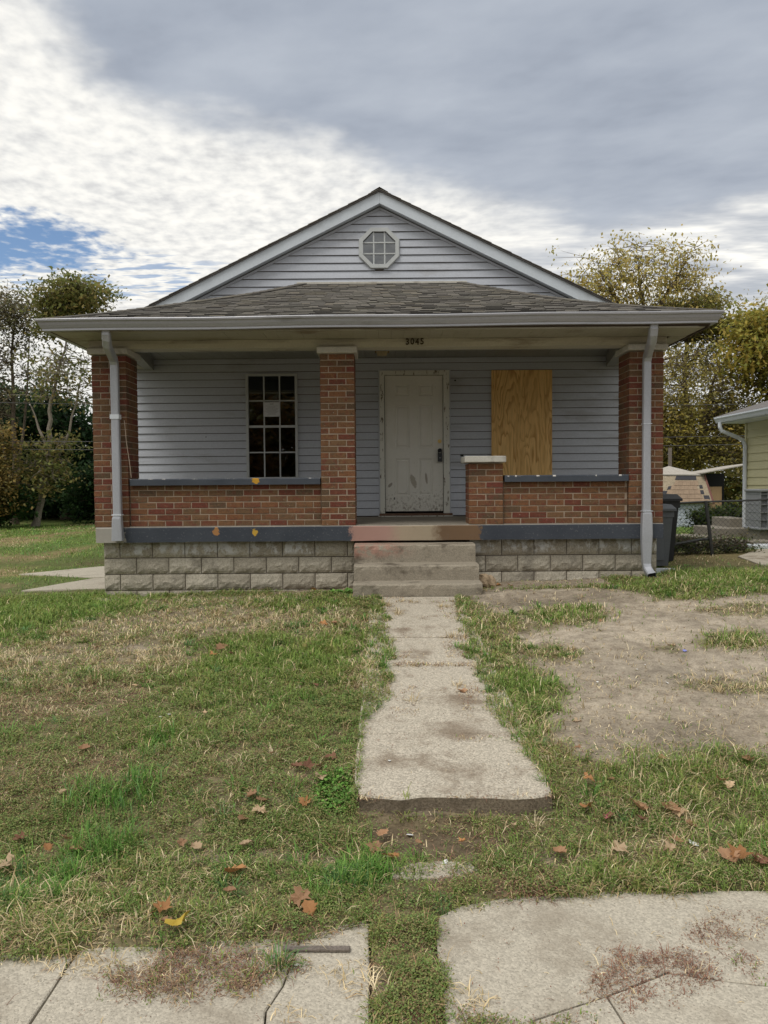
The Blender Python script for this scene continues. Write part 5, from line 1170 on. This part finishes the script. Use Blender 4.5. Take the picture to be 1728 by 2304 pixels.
# yellow neighbour house: its wall runs away from us, eave gutter along it
YH = thing('yellow_house', 'pale yellow lap-sided house with white gutter behind the chain-link fence', 'house', (10, 13, .1)); OF = (-10, -13, -.1)
def yp(mb, name, mat, parent=None):
    o = mb.obj(name, mat, parent or YH)
    if parent is None: o.location = OF
    return o
wl = yp(MB().box(7.73, 14, 8.6, 16.3, .0, 2.62), 'wall', 'fascia')
bd = MB().hexa([(-.026, 0, 0), (.03, 0, 0), (.03, 7.7, 0), (-.026, 7.7, 0), (-.008, 0, .165), (.03, 0, .165), (.03, 7.7, .165), (-.008, 7.7, .165)]).mesh('siding_board', 'yellow_siding')
for k in range(13): inst('siding_board', bd, wl, (7.70, 8.6, .45+k*.165))
yp(MB().box(7.66, 7.725, 16.3, 16.36, .2, 2.62), 'corner_trim', 'yellow_siding')
rf = MB(); e0, e1 = 7.13, 10.9; rf.hexa([(e0, 8.2, 2.70), (e1, 8.2, 3.85), (e1, 16.6, 3.85), (e0, 16.6, 2.70), (e0, 8.2, 2.735), (e1, 8.2, 3.89), (e1, 16.6, 3.89), (e0, 16.6, 2.735)])
rf.hexa([(14.6, 8.2, 2.70), (e1, 8.2, 3.85), (e1, 16.6, 3.85), (14.6, 16.6, 2.70), (14.6, 8.2, 2.735), (e1, 8.2, 3.89), (e1, 16.6, 3.89), (14.6, 16.6, 2.735)])
yp(rf, 'roof', 'grey_roof')
yp(MB().box(7.20, 7.73, 8.25, 16.5, 2.585, 2.605), 'soffit', 'white_metal'); yp(MB().box(7.195, 7.215, 8.25, 16.52, 2.606, 2.72), 'fascia', 'white_metal')
pg = [(0, 0), (-.065, 0), (-.09, .06), (-.115, .09), (-.115, .12), (0, .12)]
yp(MB().sweep([[(7.193+a, y_, 2.60+b) for a, b in pg] for y_ in (8.2, 16.55)]), 'gutter', 'white_metal')
yp(MB().tube([(7.13, 16.35, 2.60), (7.13, 16.35, 2.50), (7.17, 16.35, 2.42), (7.50, 16.33, 2.28), (7.60, 16.31, 2.22), (7.64, 16.30, 2.12), (7.64, 16.30, .35)], .042, 8), 'downspout', 'white_metal')
AC = thing('air_conditioner', 'grey outdoor air-conditioning unit on blocks against the yellow house', 'air conditioner', (7.47, 15.0, .2))
MB().box(-.255, .255, -.275, .275, .26, .95).obj('coil', 'ac_coil', AC)
gm = MB()
for zz_ in (.25, .40, .55, .70, .80, .90): gm.box(-.28, .28, -.30, .30, zz_, zz_+.012)
for a in (-.275, -.14, 0, .14, .263): gm.box(a, a+.012, -.305, .305, .25, .95)
gm.obj('grille', 'ac_metal', AC); MB().bevbox(-.30, .30, -.32, .32, .95, 1.0, .01).obj('top', 'ac_metal', AC); MB().bevbox(-.30, .30, -.32, .32, .215, .26, .01).obj('base', 'ac_metal', AC)
MB().box(-.26, -.10, -.25, .25, -.3, .21).obj('support_block', 'pad', AC); MB().box(.10, .26, -.25, .25, -.3, .21).obj('support_block', 'pad', AC)
NS = thing('side_steps', 'small stack of concrete steps beside the yellow house', 'steps', (7.3, 16.4, .1))
for (a, b, c, d, e) in ((7.33, 7.72, 16.3, 17.2, .57), (6.92, 7.7, 15.9, 17.2, .38), (6.3, 7.2, 15.3, 17.0, .20)): MB().bevbox(a-7.3, b-7.3, c-16.4, d-16.4, -.3, e-.1, .012).obj('step', 'pad', NS)
for i, (a, b, w, d, z_, mt_) in enumerate(((5.55, 13.2, .3, .16, .07, 'pad'), (6.3, 13.4, .42, .2, .09, 'pad'), (6.55, 13.0, .36, .14, .05, 'white_metal'), (5.95, 13.6, .5, .2, .06, 'pad'))):
    tag(MB().bevbox(-w, w, -d, d, -.05, z_, .01).obj('broken_slab', mt_), 'broken piece of masonry in the weeds behind the chain-link fence', 'rubble', 'rubble behind the fence').location = (a, b, gz1(a, b)+.02)

# gambrel shed with stripped shingles and a lean-to
SH = thing('shed', 'small dilapidated shed with stripped brown shingles on its gambrel roof', 'shed', (8.8, 22.3, 0)); OF2 = (-8.8, -22.3, 0)
def sp_(mb, name, mat, parent=None):
    o = mb.obj(name, mat, parent or SH)
    if parent is None: o.location = OF2
    return o
sw_ = sp_(MB().box(7.6, 9.25, 22.12, 24.2, -.2, .80), 'wall', 'shed_blue')
wm = MB().chbox(-.095, .095, 0, .02, 0, .085, .006).mesh('wall_shingle', 'shed_blue')
for k in range(9):
    for i in range(8): inst('wall_shingle', wm, sw_, (7.72+i*.2+(.1 if k % 2 else 0), 22.102, -.1+k*.095))
lowA = [(7.45, 22.0, .74), (9.42, 22.0, .74), (9.36, 22.55, 1.56), (8.22, 22.55, 1.58)]
def onl(a, b, off):   # point on the lower slope: a along, b up, off outwards
    p0 = Vector(lowA[0]).lerp(Vector(lowA[1]), a); p1 = Vector(lowA[3]).lerp(Vector(lowA[2]), a); n_ = Vector((0, -.83, .55)); return p0.lerp(p1, b)+n_*off
mb = MB(); q = [onl(0, 0, 0), onl(1, 0, 0), onl(1, 1, 0), onl(0, 1, 0)]; mb.hexa([p+Vector((0, .06, -.03)) for p in q]+q); rfl = sp_(mb, 'roof', 'shed_deck')
def patch(a0, a1, b0, b1, off, th, mat, name):
    qa = [onl(a0, b0, off), onl(a1, b0, off), onl(a1, b1, off), onl(a0, b1, off)]; n_ = Vector((0, -.83, .55))*th
    MB().hexa(qa+[qa[0]+n_, qa[1]+n_, qa[2]+n_*.3, qa[3]+n_*.3]).obj(name, mat, rfl)
for k, (a0, a1) in enumerate(((.05, .95), (.14, .86), (.26, .84), (.30, .80), (.34, .83))):
    n = 6
    for i in range(n): patch(a0+(a1-a0)*i/n, a0+(a1-a0)*(i+.97)/n, .0+k*.15, .17+k*.15, .004, .014, 'shed_tan', 'shingle')
for (a0, a1, b0, b1) in ((.32, .80, .80, .97), (.0, .11, .02, .16), (.12, .26, .26, .42), (.24, .31, .46, .58), (.78, .90, .30, .44), (.88, .97, .12, .26), (.84, .90, .5, .62)): patch(a0, a1, b0, b1, .003, .008, 'shed_felt', 'felt_patch')
up = MB(); pk = (8.62, 23.3, 1.83); up.add([(8.16, 22.5, 1.575), (9.40, 22.5, 1.555), (9.3, 23.3, 1.66), pk, (8.0, 24.1, 1.56), (9.4, 24.1, 1.56)], [(0, 1, 2, 3), (0, 3, 4), (3, 2, 5, 4)])
up.add([(8.16, 22.5, 1.545), (9.40, 22.5, 1.525), (9.40, 22.5, 1.555), (8.16, 22.5, 1.575)], [(0, 1, 2, 3)]); sp_(up, 'upper_roof', 'shed_white')
sp_(MB().tube([(9.43, 21.98, .72), (9.38, 22.53, 1.56)], .03, 4), 'rake_trim', 'red_trim')
lt = MB().hexa([(9.25, 22.3, 1.585), (10.7, 22.1, 1.87), (10.7, 24.3, 1.80), (9.25, 24.3, 1.56), (9.25, 22.3, 1.615), (10.7, 22.1, 1.90), (10.7, 24.3, 1.83), (9.25, 24.3, 1.59)]); sp_(lt, 'lean_to_roof', 'shed_white')
sp_(MB().box(9.26, 10.7, 24.2, 24.25, -.1, 1.6).box(9.42, 9.46, 22.5, 24.2, -.1, 1.5), 'lean_to_wall', 'dark')
sp_(MB().box(10.62, 10.68, 22.2, 22.26, -.1, 1.85), 'lean_to_post', 'old_wood')
td = sp_(MB().box(9.55, 9.90, 22.55, 22.60, -.05, 1.20), 'door', 'tan_door'); MB().box(9.59, 9.86, 22.535, 22.549, .55, 1.12).obj('door_panel', 'tan_door', td)
tag(MB().box(-.045, .045, -.045, .045, -.1, 2.45).obj('wooden_post', 'old_wood'), 'bare grey wooden post standing behind the shed roof', 'post').location = (9.25, 24.9, 0)

# ---------------------------------------------------------------- overhead wires between poles
poles = {}
for sx_, lab in ((-1, 'utility pole at the wooded end of the wires'), (1, 'utility pole at the yellow house end of the wires')):
    pt = thing('utility_pole', lab, 'pole', (sx_*32, 25, .1), 'utility poles'); MB().tube([(0, 0, -.3), (0, 0, 8)], [.15, .11], 10).obj('pole', 'bark', pt); MB().box(-.9, .9, -.06, .06, 7.2, 7.32).obj('crossarm', 'old_wood', pt)
for i, (zl, zr, sag, lab) in enumerate(((4.9, 4.3, .75, 'topmost thin wire stretched in front of the woods'), (3.3, 3.3, .55, 'middle thin wire stretched in front of the woods'), (3.1, 3.05, .6, 'lowest thin wire stretched in front of the woods'))):
    pts = [(-32+64*t, 25-3.0*math.sin(math.pi*t)*0, zl+(zr-zl)*t-sag*4*t*(1-t)) for t in np.linspace(0, 1, 25)]
    tag(MB().tube(pts, .008, 4).obj('overhead_wire', 'wire'), lab, 'wire', 'overhead wires')

# ================================================================ TREES
def tree(name, label, base, trunk, r0_, crowns, cols, size, bark, seed, group, droop=.3, density=1.0, stems=None):
    r = random.Random(seed); rn = np.random.RandomState(seed); T = thing(name, label, 'tree', base, group); B = Vector(base)
    mb = MB(); tips = []
    trunks = [trunk]+(stems or [])
    tp = []
    for tr in trunks:
        pts = [Vector(p)-B for p in tr]; fine = []
        for i in range(len(pts)-1):
            for k in range(4): fine.append(pts[i].lerp(pts[i+1], k/4)+Vector((r.uniform(-.04, .04), r.uniform(-.04, .04), 0)))
        fine.append(pts[-1]); n = len(fine); r0 = r0_*(1 if tr is trunk else .55); mb.tube(fine, [r0*(1-.82*i/(n-1))+(r0*.45 if i == 0 else 0) for i in range(n)], 7); tp += [(p, r0*(1-.82*i/(n-1))) for i, p in enumerate(fine) if i > n*.25]
    for (cx, cy, cz, rx, ry, rz_, nb, per) in crowns:
        C = Vector((cx, cy, cz))-B
        for _ in range(nb):
            while True:
                d = Vector((r.uniform(-1, 1), r.uniform(-1, 1), r.uniform(-1, 1)))
                if .25 < d.length < 1: break
            tgt = C+Vector((d.x*rx, d.y*ry, d.z*rz_)); c2 = [c for c in tp if c[0].z < tgt.z+.2] or tp
            st, rr = min(c2, key=lambda c: (c[0]-tgt).length+r.uniform(0, .8)); L = (tgt-st).length; m1 = st.lerp(tgt, .5)+Vector((r.uniform(-.12, .12)*L, r.uniform(-.12, .12)*L, .10*L))
            path = [st, st.lerp(m1, .5)+Vector((0, 0, .03*L)), m1, m1.lerp(tgt, .55)+Vector((r.uniform(-.05, .05)*L, r.uniform(-.05, .05)*L, 0)), tgt]; ra = min(rr*.6, .02+.022*L); mb.tube(path, [ra, ra*.75, ra*.5, ra*.3, ra*.12], 5)
            for _ in range(7):
                s2 = path[r.choice((2, 3, 3))].lerp(path[4], r.uniform(0, .6)); e2 = s2+Vector((r.gauss(0, 1)*rx*.28, r.gauss(0, 1)*ry*.28, r.gauss(.15, .8)*rz_*.25)); mb.tube([s2, s2.lerp(e2, .5)+Vector((0, 0, .05)), e2], [max(ra*.28, .014), max(ra*.2, .010), .004], 3, False)
                tips.append((e2, per*.75))
            tips.append((tgt, per))
    mb.obj('trunk', bark, T)
    P = np.concatenate([np.array(t)[None, :]+rn.normal(0, 1, (max(1, int(k*density)), 3))*np.array([1, 1, .58])*min(.30, .26*min(c[3] for c in crowns)) for t, k in tips]); n = len(P)
    az = rn.uniform(0, 2*np.pi, n); el = rn.normal(-droop, .5, n); s = size*rn.uniform(.6, 1.4, n)
    d = np.stack((np.cos(az)*np.cos(el), np.sin(az)*np.cos(el), np.sin(el)), 1); sd_ = np.stack((-np.sin(az), np.cos(az), rn.uniform(-.6, .6, n)), 1)*.30
    V = np.stack((P, P+(d*.45+sd_)*s[:, None], P+d*s[:, None], P+(d*.45-sd_)*s[:, None]), 1).reshape(-1, 3); o = np.arange(n)*4
    cl = np.array(cols); tipc = np.concatenate([np.full(max(1, int(k*density)), i) for i, (t, k) in enumerate(tips)]); pick = cl[(rn.randint(0, len(cl), len(tips))[tipc]+(rn.uniform(0, 1, n) < .3)*rn.randint(0, len(cl), n)) % len(cl)]
    c = pick*rn.uniform(.7, 1.35, n)[:, None]
    npmesh('crown', V, np.stack((o, o+1, o+2, o+3), 1), np.repeat(c, 4, 0), 'leaf', T)
    return T
OLV = [(.20, .22, .07), (.26, .25, .085), (.16, .18, .06), (.30, .24, .09)]; YEL = [(.50, .38, .11), (.58, .42, .14), (.40, .31, .10), (.44, .28, .09)]; YGR = [(.34, .33, .07), (.24, .26, .065), (.42, .35, .075), (.18, .21, .06)]
DKG = [(.03, .07, .026), (.04, .085, .03), (.025, .055, .024), (.055, .10, .035)]; BRO = [(.25, .19, .09), (.30, .235, .10), (.19, .16, .08), (.26, .22, .08)]; ORG = [(.24, .13, .045), (.28, .17, .05), (.17, .11, .045), (.13, .12, .04)]
GL = 'trees and shrubs along the far lawn'
tree('locust_tree', 'tall locust with pale leaning trunk and feathery olive crown', (-11.86, 26.1, -.05), [(-11.86, 26.1, -.1), (-11.55, 26.1, 1.2), (-11.3, 26.1, 2.7), (-11.25, 26.1, 3.9), (-10.9, 26.1, 5.3), (-10.55, 26.1, 6.6)], .125,
     [(-10.45, 26.1, 7.75, 1.35, 1.2, .72, 30, 34), (-11.3, 26, 6.9, .8, .8, .5, 8, 24), (-10.6, 26, 5.2, 1.6, 1.2, 1.3, 30, 8), (-11.3, 25.6, 2.2, 1.0, .8, 1.2, 16, 22)], OLV, .13, 'bark_pale', 1, GL, .5,
     stems=[[(-11.4, 26.1, 1.6), (-10.6, 26, 3.2), (-10.1, 26, 5.2)], [(-11.3, 26.1, 2.4), (-11.9, 26, 4.2)]])
tree('twiggy_tree', 'dark multi-stemmed tree with thin pinkish foliage beside the locust', (-13.0, 27, 0), [(-13.0, 27, -.1), (-12.9, 27, 2.5), (-12.95, 27, 5), (-12.8, 27, 7.2)], .12,
     [(-12.8, 27, 7.2, 1.2, 1.0, 1.2, 30, 24), (-13.1, 27, 5.2, 1.3, 1, 1.4, 30, 10), (-14.6, 27, 6.2, 1.5, 1.2, 2.0, 22, 18)], [(.21, .20, .11), (.27, .23, .14), (.16, .165, .085)], .11, 'bark', 2, GL, .2,
     stems=[[(-12.9, 27, .8), (-13.4, 27, 3.4), (-13.6, 27, 6.2)], [(-12.9, 27, 1.5), (-12.5, 27, 4), (-12.3, 27, 6.4)]])
for i, (bx, by, w, h) in enumerate(((-12.6, 30.5, 2.0, 5.2), (-10.4, 31.5, 1.8, 4.6), (-15.6, 31, 2.4, 5.6))):
    tree('evergreen_tree', ['dense dark green tree standing behind the locust trunk', 'dense dark green tree beside the brick porch column', 'broad dark green tree behind the twiggy tree'][i], (bx, by, 0), [(bx, by, -.1), (bx, by, h*.85)], .2,
         [(bx, by, h*.62, w*.9, w*.8, h*.36, 40, 42), (bx, by-.5, h*.26, w, w*.8, h*.22, 26, 42)], DKG, .20, 'bark', 5+i, GL, .5)
tree('yellow_shrub', 'yellowing tall shrub in front of the dark trees', (-12.9, 24.6, 0), [(-12.9, 24.6, -.1), (-12.8, 24.6, 1.8)], .07, [(-12.7, 24.6, 2.2, .95, .8, 1.2, 30, 34), (-12.6, 24.5, 1.0, .8, .7, .6, 12, 28)], [(.32, .24, .08), (.24, .21, .08), (.38, .26, .085)], .11, 'bark', 9, GL)
tree('green_shrub', 'low green shrub at the edge of the far lawn', (-12.7, 25.4, 0), [(-12.7, 25.4, -.1), (-12.7, 25.4, .8)], .05, [(-12.6, 25.3, .75, .9, .6, .6, 24, 34)], [(.05, .10, .03), (.06, .12, .035)], .13, 'bark', 10, GL)
tree('dark_shrub', 'dark green shrub beside the foot of the locust', (-10.2, 27.6, 0), [(-10.2, 27.6, -.1), (-10.2, 27.6, 1.2)], .05, [(-10.1, 27.6, 1.1, 1.1, .7, .9, 26, 36)], DKG+[(.05, .10, .03)], .15, 'bark', 11, GL)
GR = 'trees and shrubs behind the shed'
tree('ash_tree', 'tall thin tree with sparse golden leaves above the roof edge', (10.1, 30, 0), [(10.1, 30, -.1), (10.1, 30, 4), (10.15, 30, 7.4), (9.9, 30, 9.4)], .2,
     [(9.9, 30, 9.5, 2.0, 1.6, 1.35, 34, 15), (8.3, 30, 8.6, 1.6, 1, .9, 18, 15), (11.8, 30, 9.5, 1.2, 1, 1.1, 12, 12), (9.2, 30, 7.9, 2.0, 1.4, .7, 16, 15), (11.2, 30, 5.4, 1.6, 1, 1.6, 12, 14)], [(.48, .42, .14), (.58, .48, .17), (.40, .37, .12), (.50, .38, .12)], .125, 'bark', 21, GR, .75,
     stems=[[(10.1, 30, 6.4), (9.2, 30, 8.2), (8.5, 30, 9.2)], [(10.12, 30, 7.0), (11, 30, 8.6), (11.7, 30, 9.8)]])
tree('olive_tree', 'olive green tree between the golden tree and the yellow house', (12.3, 31.5, 0), [(12.3, 31.5, -.1), (12.2, 31.5, 4), (12.4, 31.5, 8)], .2,
     [(12.6, 31.5, 8.2, 1.7, 1.2, 1.0, 26, 28), (14.0, 31.5, 7.7, 1.2, 1, .9, 16, 24), (11.4, 31.5, 7.9, 1.0, 1, .7, 10, 20), (13.2, 31.5, 6.4, 1.6, 1, .9, 14, 18)], [(.30, .29, .08), (.24, .25, .08), (.34, .29, .09), (.25, .20, .09)], .15, 'bark', 22, GR, .5)
tree('maple_tree', 'leafy yellow-green tree rising behind the yellow house', (15.0, 28.5, 0), [(15.0, 28.5, -.1), (14.9, 28.5, 3), (14.6, 28.5, 6.8)], .22,
     [(14.0, 28.5, 6.2, 1.7, 1.4, 1.7, 40, 36), (16.3, 28.5, 6.5, 1.8, 1.4, 2, 30, 36), (14.2, 28.2, 3.4, 1.2, 1, 1.4, 16, 34)], [(.38, .35, .08), (.46, .38, .09), (.28, .29, .075), (.50, .38, .10)], .17, 'bark', 23, GR, .5)
tree('thicket_tree', 'brownish sparse tree with forked dark trunk behind the shed', (11.9, 29, 0), [(11.9, 29, -.1), (11.85, 29, 2.2), (12.1, 29, 4.2), (12.6, 29, 5.6)], .17,
     [(11.6, 29, 4.6, 1.8, 1.3, 1.7, 36, 15), (13.2, 29, 4.8, 1.3, 1, 1.5, 22, 15), (11.4, 28.8, 2.6, 1.5, 1, 1.1, 24, 30), (13.2, 28.8, 2.6, 1.3, 1, 1.2, 20, 30)], [(.36, .31, .11), (.42, .35, .12), (.28, .26, .09), (.40, .36, .10)], .12, 'bark', 24, GR, .3, stems=[[(11.85, 29, 2.4), (11.4, 29, 4.4), (11.2, 29, 6.2)]])
tree('yellow_tree', 'small golden leaved tree low behind the shed', (10.2, 28.2, 0), [(10.2, 28.2, -.1), (10.2, 28.2, 3)], .1, [(10.3, 28.2, 2.9, 1.3, 1, 1.6, 34, 30), (9.3, 28.5, 4.6, 1.0, 1, 1.5, 18, 20)], [(.38, .31, .07), (.28, .25, .07), (.32, .25, .08), (.2, .18, .07)], .13, 'bark', 25, GR, .3)
tree('yew_shrub', 'dark green spreading shrub beside the side steps of the yellow house', (7.9, 18.2, 0), [(7.9, 18.2, -.1), (7.9, 18.2, .4)], .04, [(7.75, 18.2, .50, .42, .4, .24, 30, 30), (8.25, 18.3, .58, .35, .3, .25, 16, 26), (7.9, 18.1, .22, .55, .4, .18, 16, 30)], [(.05, .085, .02), (.09, .12, .025), (.03, .055, .018)], .075, 'bark', 26, GR, -.1)
tree('weedy_bush', 'wispy weeds growing along the foot of the chain-link fence', (4.9, 12.3, .15), [(4.9, 12.3, .1), (4.9, 12.3, .4)], .012, [(4.75, 12.3, .30, .42, .25, .16, 18, 16), (5.5, 12.2, .28, .5, .25, .14, 16, 14)], [(.10, .13, .04), (.16, .14, .07), (.07, .10, .03)], .045, 'bark', 27, GR, -.2)
# woods closing the view on both sides
def woods(label, boxes, cols, n, size, seed):
    rn = np.random.RandomState(seed); PP = []
    for (x0, x1, y0, y1, z1, fr) in boxes:
        m_ = int(n*fr); nc = max(8, m_//60); c = np.stack((rn.uniform(x0, x1, nc), rn.uniform(y0, y1, nc), rn.uniform(0, 1, nc)**.8*z1), 1)
        PP.append(c[rn.randint(0, nc, m_)]+rn.normal(0, 1, (m_, 3))*np.array([.6, .5, .4]))
    P = np.concatenate(PP); P[:, 2] = np.maximum(P[:, 2], .02); n = len(P); az = rn.uniform(0, 2*np.pi, n); el = rn.normal(-.3, .5, n); s = size*rn.uniform(.6, 1.4, n)
    d = np.stack((np.cos(az)*np.cos(el), np.sin(az)*np.cos(el), np.sin(el)), 1); sd_ = np.stack((-np.sin(az), np.cos(az), rn.uniform(-.6, .6, n)), 1)*.32
    V = np.stack((P, P+(d*.45+sd_)*s[:, None], P+d*s[:, None], P+(d*.45-sd_)*s[:, None]), 1).reshape(-1, 3); o = np.arange(n)*4; cl = np.array(cols)
    ob = npmesh('woods', V, np.stack((o, o+1, o+2, o+3), 1), np.repeat(cl[rn.randint(0, len(cl), n)]*rn.uniform(.6, 1.3, n)[:, None], 4, 0), 'leaf'); tag(ob, label, 'woods', kind='stuff')
woods('dark tangled woods behind the far lawn', [(-40, -6, 33, 38, 3.6, .75), (-22, -7, 32, 34, 1.6, .25)], DKG+OLV[:1], 36000, .30, 41)
woods('autumn woods closing the view behind the shed', [(5, 40, 33, 38, 4.6, .8), (6, 24, 31, 33, 2.0, .2)], YGR+[(.30, .25, .09), (.07, .08, .03)], 36000, .26, 42)
woods('autumn woods added across the street to dim the porch, mirrored in the window panes', [(-45, 45, -32, -27, 9, .5), (-22, 14, -30, -26, 8, .5)], ORG+BRO+OLV, 45000, .68, 43)  # unseen band, added to cut low sky light on the porch and panes
# trees across the street, mirrored in the window panes
for i, (bx, by, h, cl_) in enumerate(((-8.5, -24, 9, ORG), (-3, -27, 8, ORG), (3.5, -25, 9.5, OLV), (-15, -26, 9, OLV), (10, -27, 8, ORG))):
    tree('street_tree', ['rusty autumn tree across the street, mirrored in the porch window', 'orange autumn tree across the street', 'olive tree across the street facing the door', 'broad olive tree across the street', 'small rusty tree at the street end'][i], (bx, by, -.4), [(bx, by, -.5), (bx+.2, by, h*.5), (bx, by, h*.85)], .2,
         [(bx, by, h*.62, 2.6, 2.0, h*.3, 30, 30), (bx, by, h*.28, 2.4, 1.6, h*.16, 16, 30)], cl_, .30, 'bark', 60+i, 'trees across the street')
